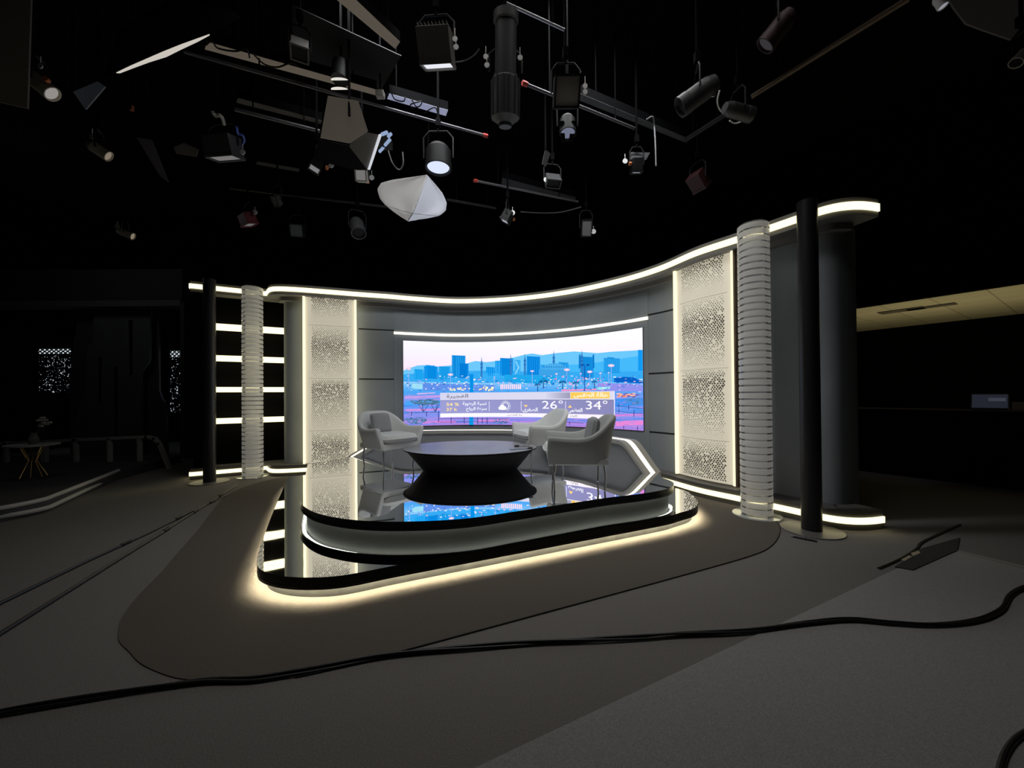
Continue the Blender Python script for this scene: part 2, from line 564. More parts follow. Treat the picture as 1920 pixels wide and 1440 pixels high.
def perforated(label, x0, x1, edges, zs, z0, wood):
    off = 0.15
    s0, s1 = wd_at(x0, off), wd_at(x1, off)
    mid = WP.at((s0 + s1) / 2)
    t = thing('perforated_light_panel', label, 'light panel', (mid.x, mid.y, 0))
    inv = Matrix.Translation(-Vector(t.location))
    def part(name, mb, mats):
        o = mb.build(name, mats, t); o.matrix_parent_inverse = inv; return o
    m = sweep(WP, s0, s1, [(0.02, z0), (off, z0), (off, 3.198), (0.02, 3.198)])
    w = s1 - s0
    e = 0.085
    # joints between the four boards
    for z in zs:
        sweep(WP, s0 + e, s1 - e, [(off - 0.01, z - 0.006), (off + 0.0015, z - 0.006), (off + 0.0015, z + 0.006), (off - 0.01, z + 0.006)], mb=m, mi=1)
    # perforations: small triangles in a triangular grid, swelling and shrinking along each board
    a0_, a1_ = s0 + w * 0.155, s1 - w * 0.155
    pitch = (a1_ - a0_) / 18.0
    hgt = pitch * 0.74
    rows = int((3.19 - z0) / hgt)
    zz = sorted([3.2 + 0.62] + list(zs) + [z0 - 0.45], reverse=True)
    def size(z):
        for hi, lo in zip(zz, zz[1:]):
            if lo <= z <= hi:
                u = (hi - z) / (hi - lo)
                if hi > 3.3: return max(0.0, 1 - max(0, 3.2 - z) / 0.42) * 0.75 + 0.25
                pk = PK[zs.index(hi) if hi in zs else 0]
                d = abs(u - pk) / (pk if u < pk else 1 - pk)
                return 0.25 + 0.75 * max(0, 1 - d) ** 0.8
        return 0.4
    PK = [0.38, 0.18, 0.28]
    for r in range(rows):
        z = z0 + 0.03 + r * hgt
        if any(abs(z - q) < 0.022 for q in zs): continue
        for k in range(19):
            x = a0_ + (k + (0.5 if r % 2 else 0.0) + rnd.uniform(-0.13, 0.13)) * pitch
            if x > a1_ + 0.001: break
            if rnd.random() < 0.10: continue
            g = size(z) * rnd.uniform(0.9, 1.1)
            rr = pitch * 0.53 * min(1.0, g)
            cz = z + hgt * (0.5 + rnd.uniform(-0.15, 0.15))
            rot_ = rnd.choice((0, PI / 3, PI / 6, PI / 2))
            vs = []
            for q in range(3):
                a = PI / 2 + q * 2 * PI / 3 + rot_
                p = WP.at(x + math.cos(a) * rr, off + 0.0012)
                vs.append((p.x, p.y, cz + math.sin(a) * rr))
            m.add(vs, [(0, 1, 2)], 2 if g > 0.36 else 3)
    part('perforated_face', m, [FACE, FACE2, HOLE, HOLE2])
    for sa, sb, mm in ((s0 - 0.008, s0 + 0.024, edges[0]), (s1 - 0.024, s1 + 0.008, edges[1])):
        part('edge_light', sweep(WP, sa, sb, [(0.03, z0), (off + 0.04, z0), (off + 0.04, 3.198), (0.03, 3.198)]), mm)
    if wood:
        part('side_board', sweep(WP, s1 + 0.013, s1 + 0.035, [(0.0, z0 - 0.01), (off + 0.05, z0 - 0.01), (off + 0.05, 3.199), (0.0, 3.199)]), WOOD)
    return t
perforated('cream perforated light panel on the backdrop, nearer the row of lit shelves', 569.5, 668, (EDGE, EDGE), [2.695, 1.725, 0.775], 0.192, False)
perforated('cream perforated light panel with a brown side board, behind the nearer acrylic column', 1269, 1379, (EDGE, EDGE2), [2.695, 1.725, 0.775], 0.225, True)

# ================================================================== VIDEO WALL
SOFF = 0.03
ss0, ss1 = wd_at(756.5, SOFF), wd_at(1206, SOFF)
SZ0, SZ1 = 0.785, 2.495
def scr(x, y):
    """photo pixel -> (distance along the wall, height) on the screen"""
    s = WP.find(x, SOFF, 1.4, ss0 - 0.2, ss1 + 0.2)
    for _ in range(2):
        q = WP.at(s, SOFF)
        d = ray(x, y)
        z = H + d.z * (q.y / d.y)
        s = WP.find(x, SOFF, z, ss0 - 0.2, ss1 + 0.2)
    return s, z
class Pic:
    def __init__(s): s.v, s.f, s.c = [], [], []
    def face(s, pts, col, layer):
        """pts: [(s,z)], col: one rgb or one per point"""
        o = len(s.v)
        for p in pts:
            q = WP.at(p[0], SOFF + 0.0012 * layer)
            s.v.append((q.x, q.y, p[1]))
        s.f.append(list(range(o, o + len(pts))))
        s.c.append(col if isinstance(col[0], (list, tuple)) else [col] * len(pts))
    def poly(s, pts, col, layer):
        """any simple polygon in (s,z): sliced so that it follows the curve of the wall"""
        pts = [(min(max(p[0], ss0), ss1), min(max(p[1], SZ0), SZ1)) for p in pts]
        lo, hi = min(p[0] for p in pts), max(p[0] for p in pts)
        n = max(1, int((hi - lo) / 0.14))
        for i in range(n):
            a, b_ = lo + (hi - lo) * i / n, lo + (hi - lo) * (i + 1) / n
            q = clip(clip(pts, a, 1), b_, -1)
            if len(q) >= 3: s.face(q, lin(col), layer)
    def px(s, pts, col, layer):
        s.poly([scr(*Z(p)) for p in pts], col, layer)
    def build(s, name, m, parent):
        me = bpy.data.meshes.new(name)
        me.from_pydata(s.v, [], s.f)
        ca_ = me.color_attributes.new('Col', 'FLOAT_COLOR', 'CORNER')
        i = 0
        for p, cc in zip(me.polygons, s.c):
            for c_ in cc:
                ca_.data[i].color = (*c_, 1); i += 1
        me.materials.append(m)
        o = bpy.data.objects.new(name, me); C.objects.link(o); o.parent = parent
        return o
def clip(pts, a, sg):
    out = []
    for p, q in zip(pts, pts[1:] + pts[:1]):
        ip, iq = (p[0] - a) * sg >= -1e-9, (q[0] - a) * sg >= -1e-9
        if ip: out.append(p)
        if ip != iq:
            t = (a - p[0]) / (q[0] - p[0])
            out.append((a, p[1] + (q[1] - p[1]) * t))
    return out
def Z(p):                                   # reading of an enlarged view of the screen -> photo pixel
    return 730 + p[0] / 3.84, 580 + p[1] / 3.84

vw = thing('video_screen', 'wide curved video wall showing a city skyline at dusk with a weather banner', 'screen')
VM = vcol_mat('screen_light', 1.12)
m = sweep(WP, ss0 - 0.005, ss1 + 0.005, [(0.0, SZ0 - 0.005), (SOFF - 0.004, SZ0 - 0.005), (SOFF - 0.004, SZ1 + 0.005), (0.0, SZ1 + 0.005)])
m.build('bezel', mat('screen_bezel', (0.03, 0.03, 0.033), 0.5), vw)
pic = Pic()
# base picture: sky above, blue haze, then purple and pink ground streaks
ramp = [(0.0, (240, 240, 252)), (0.18, (238, 232, 246)), (0.33, (242, 222, 238)), (0.43, (246, 214, 228)), (0.50, (120, 190, 240)),
        (0.60, (70, 160, 235)), (0.66, (110, 150, 232)), (0.72, (120, 150, 235)), (0.80, (90, 150, 235)), (0.9, (140, 140, 228)), (1.0, (176, 128, 216))]
def rampc(v):
    for (a, ca_), (b_, cb_) in zip(ramp, ramp[1:]):
        if v <= b_:
            t = (v - a) / (b_ - a)
            return [ca_[i] + (cb_[i] - ca_[i]) * t for i in range(3)]
    return ramp[-1][1]
NS, NV = 60, 120
streak = [[rnd.uniform(-1, 1) for _ in range(9)] for _ in range(NV + 1)]
def colr(i, j):
    u, v = i / NS, j / NV
    c_ = rampc(v)
    if v > 0.60:
        k = u * 7.99
        a = streak[j][int(k)] * (1 - k % 1) + streak[j][int(k) + 1] * (k % 1)
        amp = 0.5 + 0.5 * math.sin(u * 4 + v * 19)
        pk = (226, 132, 212) if a > 0 else (40, 128, 224)
        w = min(1, abs(a) * 0.75) * (0.4 + 0.6 * amp) * min(1, (v - 0.60) * 8)
        c_ = [c_[q] + (pk[q] - c_[q]) * w for q in range(3)]
    if v < 0.45:
        c_ = [min(255, q + 6 * u) for q in c_]
    return lin(c_)
for i in range(NS):
    for j in range(NV):
        a, b_ = ss0 + (ss1 - ss0) * i / NS, ss0 + (ss1 - ss0) * (i + 1) / NS
        za, zb = SZ1 - (SZ1 - SZ0) * j / NV, SZ1 - (SZ1 - SZ0) * (j + 1) / NV
        pic.face([(a, za), (b_, za), (b_, zb), (a, zb)], [colr(i, j), colr(i + 1, j), colr(i + 1, j + 1), colr(i, j + 1)], 0)
ridge = [(100, 442), (140, 425), (200, 405), (280, 400), (350, 412), (450, 402), (560, 388), (620, 372), (700, 380), (800, 368), (900, 345), (980, 325),
         (1030, 318), (1100, 330), (1200, 315), (1330, 303), (1400, 308), (1500, 315), (1600, 305), (1750, 297), (1835, 290)]
pic.px(ridge + [(1835, 520), (100, 520)], (104, 192, 240), 1)
pic.px([(1100, 425), (1250, 400), (1400, 395), (1560, 372), (1700, 350), (1835, 330), (1835, 520), (1100, 520)], (66, 178, 240), 2)
pic.px([(100, 470), (300, 450), (700, 440), (1100, 450), (1835, 445), (1835, 520), (100, 520)], (52, 164, 234), 3)
blds = [(180, 430, 245, 500, (20, 150, 224)), (250, 410, 348, 500, (6, 132, 216)), (262, 402, 330, 420, (10, 140, 220)), (356, 410, 440, 500, (22, 148, 222)), (450, 330, 548, 490, (14, 132, 210)),
        (498, 388, 570, 492, (2, 118, 206)), (505, 462, 606, 500, (40, 140, 216)), (697, 414, 760, 482, (14, 140, 220)), (762, 370, 802, 476, (30, 150, 226)),
        (798, 350, 892, 478, (6, 128, 212)), (902, 366, 944, 472, (44, 158, 226)), (990, 338, 1086, 472, (4, 124, 210)), (1090, 398, 1160, 474, (34, 150, 222)), (1220, 380, 1290, 474, (26, 142, 216)),
        (1545, 350, 1660, 458, (26, 142, 216)), (1570, 343, 1622, 360, (20, 136, 212)), (1792, 292, 1836, 442, (8, 140, 224)), (1376, 340, 1470, 490, (16, 132, 210)), (640, 455, 900, 500, (44, 160, 228))]
for x0, y0, x1, y1, c_ in blds:
    pic.px([(x0, y0), (x1, y0 + (4 if x1 - x0 > 50 else 0)), (x1, y1), (x0, y1)], c_, 4)
    n = int((x1 - x0) / 14)
    for k in range(n):                        # lighter vertical window bands
        xx = x0 + (k + 0.35) * (x1 - x0) / n
        pic.px([(xx, y0 + 8), (xx + 4, y0 + 8), (xx + 4, y1 - 4), (xx, y1 - 4)], tuple(min(255, q + 26) for q in c_), 5)
for x in (1372, 1470):                        # flared tower crown
    pic.px([(x - 6, 330), (x + 6, 322), (x + 8, 420), (x - 8, 430)], (10, 116, 196), 5)
pic.px([(905, 372), (915, 372), (938, 420), (912, 466), (902, 466), (926, 420)], (130, 200, 240), 5)
dome = [(1190 + 92 * math.cos(a), 436 - 48 * math.sin(a)) for a in [PI * k / 14 for k in range(15)]]
pic.px(dome, (70, 166, 226), 6)
pic.px([(1080, 432), (1300, 432), (1300, 478), (1080, 478)], (58, 156, 222), 6)
for k in range(9):
    pic.px([(1110 + k * 18, 410), (1118 + k * 18, 410), (1118 + k * 18, 420), (1110 + k * 18, 420)], (24, 120, 200), 7)
for x, y0, y1 in [(665, 336, 492), (875, 318, 474), (977, 314, 474), (1185, 292, 392), (1388, 288, 470)]:
    pic.px([(x, y0), (x + 3, y0 + 32), (x + 7, y0 + 52), (x + 7, y1), (x - 7, y1), (x - 7, y0 + 52), (x - 3, y0 + 32)], (48, 120, 190), 7)
    for q in (54, 80):
        pic.px([(x - 10, y0 + q), (x + 10, y0 + q), (x + 8, y0 + q + 8), (x - 8, y0 + q + 8)], (36, 104, 176), 8)
# town in the middle distance
pic.px([(830, 470), (1190, 476), (1190, 545), (830, 520)], (28, 160, 226), 6)
pic.px([(240, 530), (760, 545), (760, 590), (240, 585)], (92, 140, 226), 6)
pic.px([(1500, 530), (1835, 540), (1835, 592), (1500, 588)], (140, 140, 228), 6)
pic.px([(1620, 496), (1690, 486), (1760, 490), (1835, 520), (1835, 534), (1620, 524)], (4, 92, 190), 7)
pic.px([(160, 536), (240, 540), (240, 574), (160, 572)], (150, 214, 236), 7)
for _ in range(330):
    x, y = rnd.uniform(108, 1828), rnd.gauss(528, 26)
    y = min(max(y, 478), 592)
    w, h = rnd.uniform(4, 20), rnd.uniform(2, 7)
    c_ = rnd.choice([(236, 236, 250), (60, 130, 214), (30, 104, 194), (180, 170, 236), (250, 190, 214), (120, 200, 240), (90, 120, 206), (250, 236, 226), (40, 90, 170)])
    pic.px([(x, y), (x + w, y), (x + w, y + h), (x, y + h)], c_, 8)
for _ in range(60):
    x = rnd.uniform(1180, 1560); y = rnd.uniform(480, 580)
    pic.px([(x, y), (x + 9, y), (x + 9, y + 6), (x, y + 6)], rnd.choice([(255, 150, 180), (246, 240, 250), (70, 200, 230), (250, 110, 150), (40, 80, 170)]), 9)
for _ in range(34):                           # shop lights
    x = rnd.choice([rnd.uniform(430, 600), rnd.uniform(630, 750)]); y = rnd.uniform(560, 582)
    pic.px([(x, y), (x + 10, y - 5), (x + 12, y + 4), (x + 2, y + 8)], rnd.choice([(255, 240, 170), (252, 228, 150), (255, 250, 220)]), 9)
for x in range(800, 950, 14):
    pic.px([(x, 540), (x + 9, 540), (x + 9, 575), (x, 575)], (250, 214, 232), 9)
for x0, y0, x1, y1, c_ in [(110, 618, 365, 644, (186, 150, 222)), (200, 598, 330, 612, (226, 180, 222)), (120, 712, 365, 736, (206, 140, 218)), (110, 655, 365, 690, (70, 160, 236)),
                           (1500, 556, 1590, 580, (150, 226, 232)), (1240, 572, 1500, 590, (240, 140, 190)), (1630, 640, 1835, 700, (60, 140, 230)), (1630, 750, 1835, 770, (206, 130, 212)),
                           (1630, 800, 1838, 840, (226, 130, 208)), (640, 790, 860, 812, (214, 134, 214)), (240, 800, 480, 825, (208, 130, 214))]:
    pic.px([(x0, y0 + 6), (x1, y0), (x1, y1 - 8), (x0, y1)], c_, 7)
for _ in range(26):
    x, y = rnd.uniform(1630, 1780), rnd.uniform(604, 628)
    pic.px([(x, y), (x + 26, y - 4), (x + 30, y + 4), (x + 4, y + 8)], rnd.choice([(255, 130, 96), (250, 160, 120), (255, 190, 170), (120, 80, 150)]), 9)
for _ in range(240):
    x = rnd.choice([rnd.uniform(108, 360), rnd.uniform(1632, 1830), rnd.uniform(250, 1600)])
    y = rnd.uniform(605, 850) if x < 365 or x > 1625 else rnd.uniform(782, 845)
    w, h = rnd.uniform(14, 60), rnd.uniform(1.5, 5)
    pic.px([(x, y + h / 2), (x + w * 0.3, y), (x + w, y + h * 0.4), (x + w * 0.6, y + h)], rnd.choice([(62, 140, 226), (110, 150, 230), (150, 134, 222), (190, 136, 218), (226, 150, 216), (46, 110, 206), (130, 120, 200)]), 8)
# lamp posts with their glows
for x, y, y1, r in [(140, 430, 580, 20), (440, 470, 570, 22), (1030, 445, 560, 15), (1280, 435, 560, 24), (1445, 450, 560, 22), (1600, 405, 560, 26), (1205, 465, 540, 12), (1522, 460, 540, 11),
                    (1380, 462, 540, 9), (1582, 456, 530, 9), (812, 545, 590, 10), (757, 488, 560, 7)]:
    pic.px([(x - 2, y), (x + 2, y), (x + 2, y1), (x - 2, y1)], (150, 170, 226), 9)
    pic.px([(x + r * 1.0 * math.cos(a), y + r * 0.45 * math.sin(a)) for a in [2 * PI * k / 14 for k in range(14)]], (150, 178, 238), 9)
    pic.px([(x + r * 0.8 * math.cos(a), y + r * 0.3 * math.sin(a)) for a in [2 * PI * k / 12 for k in range(12)]], (255, 186, 206), 10)
    pic.px([(x + r * 0.5 * math.cos(a), y + r * 0.16 * math.sin(a)) for a in [2 * PI * k / 10 for k in range(10)]], (255, 240, 236), 11)
pic.px([(1406, 400), (1412, 400), (1412, 590), (1406, 590)], (20, 80, 170), 10)
for x in (1392, 1432):
    pic.px([(x - 10, 395), (x + 10, 395), (x + 10, 407), (x - 10, 407)], (16, 70, 150), 10)
pic.px([(580, 466), (606, 466), (606, 600), (580, 600)], (4, 138, 220), 10)
pic.px([(575, 770), (606, 770), (606, 832), (575, 832)], (4, 150, 228), 10)
for x, y, r in [(1112, 520, 46), (1250, 524, 34), (1345, 528, 30), (1070, 540, 26), (1480, 520, 22)]:      # palms
    for k in range(11):
        a = PI * (-0.12 + 1.24 * k / 10)
        ex, ey = x + r * math.cos(a), y - r * 0.55 * math.sin(a) + 8
        pic.px([(x, y), ((x + ex) / 2, (y + ey) / 2 - 5), (ex, ey), ((x + ex) / 2 + 3, (y + ey) / 2 + 1)], (20, 90, 150), 10)
    pic.px([(x - 3, y), (x + 3, y), (x + 4, y + 50), (x - 4, y + 50)], (40, 90, 150), 10)
def canopy(cx, cy, rx, ry, c_, n=60):
    for _ in range(n):
        a, q = rnd.uniform(0, 2 * PI), math.sqrt(rnd.random())
        x, y = cx + rx * q * math.cos(a), cy + ry * q * math.sin(a)
        w = rnd.uniform(0.06, 0.16) * rx
        k = rnd.uniform(0.8, 1.2)
        pic.px([(x - w, y), (x, y - w * 0.4), (x + w, y), (x, y + w * 0.4)], tuple(min(255, v * k) for v in c_), 10)
canopy(255, 668, 108, 18, (74, 112, 140), 80)
for x0, x1 in ((205, 245), (285, 245), (300, 330), (360, 330), (235, 245), (345, 330)):
    pic.px([(x0 - 2, 680), (x0 + 2, 680), (x1 + 3, 738), (x1 - 3, 738)], (50, 70, 120), 11)
canopy(185, 800, 82, 24, (66, 116, 150), 70)
canopy(800, 806, 60, 20, (60, 120, 160), 50)
canopy(1765, 656, 64, 30, (80, 124, 160), 60)
def fence(pts, posts, c_):
    for (xa, ya), (xb, yb) in zip(pts, pts[1:]):
        pic.px([(xa, ya - 2), (xb, yb - 2), (xb, yb + 1), (xa, ya + 1)], c_, 11)
    for x, y0, y1 in posts:
        pic.px([(x - 2.5, y0), (x + 2.5, y0), (x + 2.5, y1), (x - 2.5, y1)], c_, 11)
fence([(110, 746), (365, 742)], [(160, 735, 765), (268, 735, 770), (355, 735, 770)], (40, 60, 130))
fence([(350, 788), (860, 788)], [(354, 770, 815), (445, 775, 820), (540, 778, 822), (637, 778, 826), (670, 780, 822), (705, 780, 826)], (50, 50, 120))
fence([(365, 812), (860, 812)], [], (60, 60, 130))
fence([(1630, 694), (1730, 705), (1838, 716)], [(1655, 680, 705), (1726, 690, 722)], (30, 70, 150))
fence([(1630, 728), (1730, 744), (1838, 752)], [(1657, 715, 745), (1765, 725, 772)], (30, 70, 150))
fence([(1270, 812), (1400, 820)], [(1300, 808, 830), (1690, 838, 860), (1790, 840, 870)], (60, 50, 120))
pic.build('skyline_picture', VM, vw)

# weather banner with its writing
ban = Pic()
bs0, bzA = scr(*Z((365, 601))); bs1, bzB = scr(*Z((1620, 588)))
_, bz3 = scr(*Z((365, 778))); _, bz1 = scr(*Z((365, 655))); _, bz2 = scr(*Z((365, 750)))
def bbox(z0, z1, c0, c1, layer, a=None, b_=None):
    a, b_ = a or bs0, b_ or bs1
    n = max(1, int((b_ - a) / 0.1))
    for i in range(n):
        t0, t1 = i / n, (i + 1) / n
        mix = lambda t: lin([c0[q] + (c1[q] - c0[q]) * t for q in range(3)])
        ban.face([(a + (b_ - a) * t0, z0), (a + (b_ - a) * t1, z0), (a + (b_ - a) * t1, z1), (a + (b_ - a) * t0, z1)], [mix(t0), mix(t1), mix(t1), mix(t0)], layer)
bbox(bzA, bz1, (206, 206, 232), (214, 212, 230), 12)
bbox(bz1, bz2, (150, 152, 206), (134, 132, 178), 12)
bbox(bz1, bz1 - 0.012, (120, 122, 170), (110, 110, 150), 13)
bbox(bz2, bz3, (244, 240, 250), (240, 232, 240), 12)
ln_a, ln_b = bs1, bs1 + 0.012
bbox(bzA, bz3 - 0.03, (250, 248, 252), (250, 248, 252), 13, ln_a, ln_b)
ya, _ = scr(*Z((1307, 615))); yb, _ = scr(*Z((1590, 615)))
zt = bzA - (bzA - bz1) * 0.10; zb_ = bzA - (bzA - bz1) * 0.86
bbox(zt, zb_, (244, 196, 82), (240, 204, 110), 13, ya, yb)
hs0, _ = scr(*Z((1130, 615)))
bbox(zt, zb_, (206, 206, 230), (150, 148, 176), 13, hs0, ya - 0.01)
for x in (720, 951, 1271):
    a, _ = scr(*Z((x, 690)))
    bbox(bz1 - 0.03, bz2 + 0.04, (226, 226, 246), (226, 226, 246), 13, a - 0.006, a + 0.006)
banner = ban.build('weather_banner', VM, vw)

AR = {}
for ch, code, k in [('ا', 0xFE8D, 2), ('ب', 0xFE8F, 4), ('ة', 0xFE93, 2), ('ج', 0xFE9D, 4), ('ح', 0xFEA1, 4), ('د', 0xFEA9, 2), ('ر', 0xFEAD, 2), ('س', 0xFEB1, 4),
                    ('ص', 0xFEB9, 4), ('ط', 0xFEC1, 4), ('ظ', 0xFEC5, 4), ('ع', 0xFEC9, 4), ('غ', 0xFECD, 4), ('ف', 0xFED1, 4), ('ق', 0xFED5, 4), ('ك', 0xFED9, 4),
                    ('ل', 0xFEDD, 4), ('م', 0xFEE1, 4), ('ن', 0xFEE5, 4), ('و', 0xFEED, 2), ('ى', 0xFEEF, 2), ('ي', 0xFEF1, 4), ('ء', 0xFE80, 1)]:
    AR[ch] = (code, k)
def shape(w):
    """join Arabic letters (initial, medial, final, isolated forms) and put them in visual order"""
    out = []
    for i, ch in enumerate(w):
        if ch not in AR:
            out.append(ch); continue
        code, k = AR[ch]
        prev = i > 0 and w[i - 1] in AR and AR[w[i - 1]][1] == 4 and k > 1
        nxt = k == 4 and i + 1 < len(w) and w[i + 1] in AR and AR[w[i + 1]][1] > 1
        out.append(chr(code + (3 if prev and nxt else 1 if prev else 2 if nxt else 0)))
    return ''.join(reversed(out))
def text_tris(body, bold=0.0):
    cu = bpy.data.curves.new('lettering', 'FONT'); cu.body = body; cu.resolution_u = 3; cu.offset = bold
    o = bpy.data.objects.new('lettering', cu); C.objects.link(o)
    dg = bpy.context.evaluated_depsgraph_get(); dg.update()
    me = bpy.data.meshes.new_from_object(o.evaluated_get(dg))
    vs = [(v.co.x, v.co.y) for v in me.vertices]; fs = [list(p.vertices) for p in me.polygons]
    bpy.data.objects.remove(o); bpy.data.curves.remove(cu); bpy.data.meshes.remove(me)
    return vs, fs
let = Pic()
def write(body, x0, y0, x1, y1, col, arabic=True, bold=0.012, zr=None):
    vs, fs = text_tris(shape(body) if arabic else body, bold)
    ax, bx = min(v[0] for v in vs), max(v[0] for v in vs)
    ay, by = min(v[1] for v in vs), max(v[1] for v in vs)
    s0_, zA = scr(*Z((x0, y0))); s1_, _ = scr(*Z((x1, y0))); _, zB = scr(*Z((x0, y1)))
    if zr: zA, zB = zr
    cl = lin(col)
    for f_ in fs:
        let.face([(s0_ + (vs[i][0] - ax) / (bx - ax) * (s1_ - s0_), zB + (vs[i][1] - ay) / (by - ay) * (zA - zB)) for i in f_], cl, 15)
h1, h2 = bzA - bz1, bz1 - bz2
def zr(a, b_, top=bz1, h=h2): return (top - h * a, top - h * b_)
write('الفجيرة', 412, 610, 568, 643, (98, 98, 112), zr=(bzA - h1 * 0.18, bzA - h1 * 0.82))
write('حالة الطقس', 1330, 605, 1576, 636, (250, 246, 236), zr=(bzA - h1 * 0.16, bzA - h1 * 0.80), bold=0.02)
write('54 %', 410, 673, 502, 696, (250, 222, 140), False, 0.02, zr(0.20, 0.44))
write('37 k', 410, 710, 490, 733, (250, 222, 140), False, 0.02, zr(0.58, 0.82))
write('نسبة الرطوبة', 528, 668, 700, 694, (244, 244, 252), zr=zr(0.12, 0.46), bold=0.02)
write('سرعة الرياح', 553, 705, 702, 734, (244, 244, 252), zr=zr(0.52, 0.88), bold=0.02)
write('26°', 1102, 660, 1252, 714, (250, 250, 255), False, 0.0, zr(0.06, 0.66))
write('34°', 1418, 660, 1574, 720, (250, 250, 255), False, 0.0, zr(0.06, 0.66))
write('الصغرى', 962, 713, 1070, 738, (246, 246, 252), zr=zr(0.58, 0.94), bold=0.02)
write('العظمى', 1285, 713, 1393, 738, (246, 246, 252), zr=zr(0.58, 0.94), bold=0.02)
h3 = bz2 - bz3
write('دبا الحصن', 850, 752, 958, 764, (110, 106, 124), zr=(bz2 - h3 * 0.22, bz2 - h3 * 0.78))
write('كلباء', 1303, 752, 1358, 764, (110, 106, 124), zr=(bz2 - h3 * 0.22, bz2 - h3 * 0.78))
def tri(x0, x1, za_, zb__, col):
    a, _ = scr(*Z((x0, 700))); b_, _ = scr(*Z((x1, 700)))
    let.face([(a, za_), (b_, za_), ((a + b_) / 2, zb__)], lin(col), 15)
tri(968, 1000, bz1 - h2 * 0.40, bz1 - h2 * 0.56, (250, 210, 120))
tri(1288, 1319, bz1 - h2 * 0.56, bz1 - h2 * 0.38, (250, 210, 120))
o = let.build('lettering', VM, banner)
ico = Pic()
ic, _ = scr(*Z((838, 695))); icz = bz1 - h2 * 0.46
R_ = h2 * 0.27
ring = [2 * PI * k / 24 for k in range(25)]
for a, b_ in zip(ring, ring[1:]):
    if -0.2 + PI < (a % (2 * PI)) < PI * 1.5: continue
    ico.face([(ic + R_ * q * math.cos(t), icz + R_ * q * math.sin(t)) for q, t in ((1, a), (1, b_), (0.84, b_), (0.84, a))], lin((250, 250, 255)), 15)
for k in range(16):
    a = -1.2 + k * 2 * PI / 18
    ico.face([(ic + R_ * q * math.cos(a + e), icz + R_ * q * math.sin(a + e)) for q, e in ((1.15, -0.06), (1.5, -0.045), (1.5, 0.045), (1.15, 0.06))], lin((250, 250, 255)), 15)
for cx_, cz_, r_ in ((-1.55, -0.62, 0.46), (-0.95, -0.30, 0.66), (-0.30, -0.62, 0.50)):
    ico.face([(ic + R_ * (cx_ + r_ * 1.1 * math.cos(t)) , icz + R_ * (cz_ + r_ * math.sin(t))) for t in [2 * PI * k / 18 for k in range(18)]], lin((252, 252, 255)), 16)
ico.face([(ic - R_ * 1.6, icz - R_ * 1.08), (ic - R_ * 0.25, icz - R_ * 1.08), (ic - R_ * 0.1, icz - R_ * 0.6), (ic - R_ * 1.6, icz - R_ * 0.6)], lin((252, 252, 255)), 17)
ico.build('weather_icon', VM, banner)
# ================================================================== LIT SHELF UNIT
A = fl(356, 536, 3.29); B = fl(501, 551, 3.29)
A = Vector((A.x, A.y, 0)); B = Vector((B.x, B.y, 0))
sd = (B - A).normalized()
sang = math.atan2(sd.y, sd.x)
SLEN = (B - A).length + 0.28
su = thing('lit_shelf_unit', 'tall black display unit with glowing horizontal shelves at the end of the backdrop', 'shelf', A, sang)
def shelf_x(px_, z):
    lo, hi = 0.0, SLEN + 0.5
    for _ in range(40):
        mid = (lo + hi) / 2
        q = A + sd * mid
        if proj((q.x, q.y, z))[0] < px_: lo = mid
        else: hi = mid
    return lo
m = MB(); m.box((SLEN / 2, 0.17, 3.29), (SLEN, 0.34, 0.18)); m.build('header', GREYH, su)
m = MB(); m.box((SLEN / 2, -0.006, 3.291), (SLEN, 0.014, 0.078)); m.box((-0.006, 0.165, 3.291), (0.014, 0.34, 0.078)); m.build('header_light', STRIP, su)
m = MB(); m.box((SLEN / 2, 0.17, 0.095), (SLEN, 0.34, 0.19)); m.build('plinth', GREYD, su)
m = MB(); m.box((SLEN / 2, -0.006, 0.098), (SLEN, 0.014, 0.064)); m.box((-0.006, 0.165, 0.098), (0.014, 0.34, 0.064)); m.build('plinth_light', STRIP, su)
m = MB(); m.box((SLEN / 2, 0.28, 1.695), (SLEN, 0.04, 3.01)); m.build('back_panel', BLACK, su)
x0 = shelf_x(391, 1.5)
m = MB(); m.box((x0 / 2 + 0.02, 0.15, 1.695), (x0 - 0.04, 0.24, 3.01)); m.build('side_panel', BLACK, su)
for z in (2.64, 2.085, 1.53, 0.975):
    m = MB(); m.box(((x0 + SLEN) / 2, 0.12, z), (SLEN - x0, 0.22, 0.088)); m.build('glowing_shelf', STRIP, su)

# ================================================================== ACRYLIC COLUMNS
FROST = frost_mat('frosted_acrylic', (0.94, 0.92, 0.88), 0.5, 0.14, 0.06)  # faint glow added to the bands for scattered set light
CLEAR = frost_mat('clear_acrylic', (0.8, 0.82, 0.84), 0.5, 0.90)
CBASE = mat('acrylic_base', (0.42, 0.44, 0.43), 0.08, spec=0.8)
NR = 43
colr_ = thing('acrylic_column', 'x', 'column')
m = MB(); m.lathe([(0.15, 0.012), (0.15, 3.325), (0.144, 3.325), (0.144, 0.012)], n=40); m.build('clear_tube', CLEAR, colr_)
m = MB(); m.lathe([(0, 0), (0.245, 0), (0.249, 0.006), (0.245, 0.014), (0, 0.014)], n=56); m.build('base_plate', CBASE, colr_)
for k in range(NR):
    z = 0.03 + k * 0.0767
    m = MB(); m.lathe([(0.151, z), (0.160, z + 0.004), (0.161, z + 0.031), (0.160, z + 0.058), (0.151, z + 0.062)], n=40)
    m.build('frosted_band', FROST, colr_)
q = fl(474, 891.5); colr_.location = (q.x * 0.985, q.y * 0.985, 0)
colr_['label'] = 'clear acrylic column with frosted white bands in front of the glowing shelves'
c2 = copy_tree(colr_, 'clear acrylic column with frosted white bands in front of the brown-edged perforated panel')
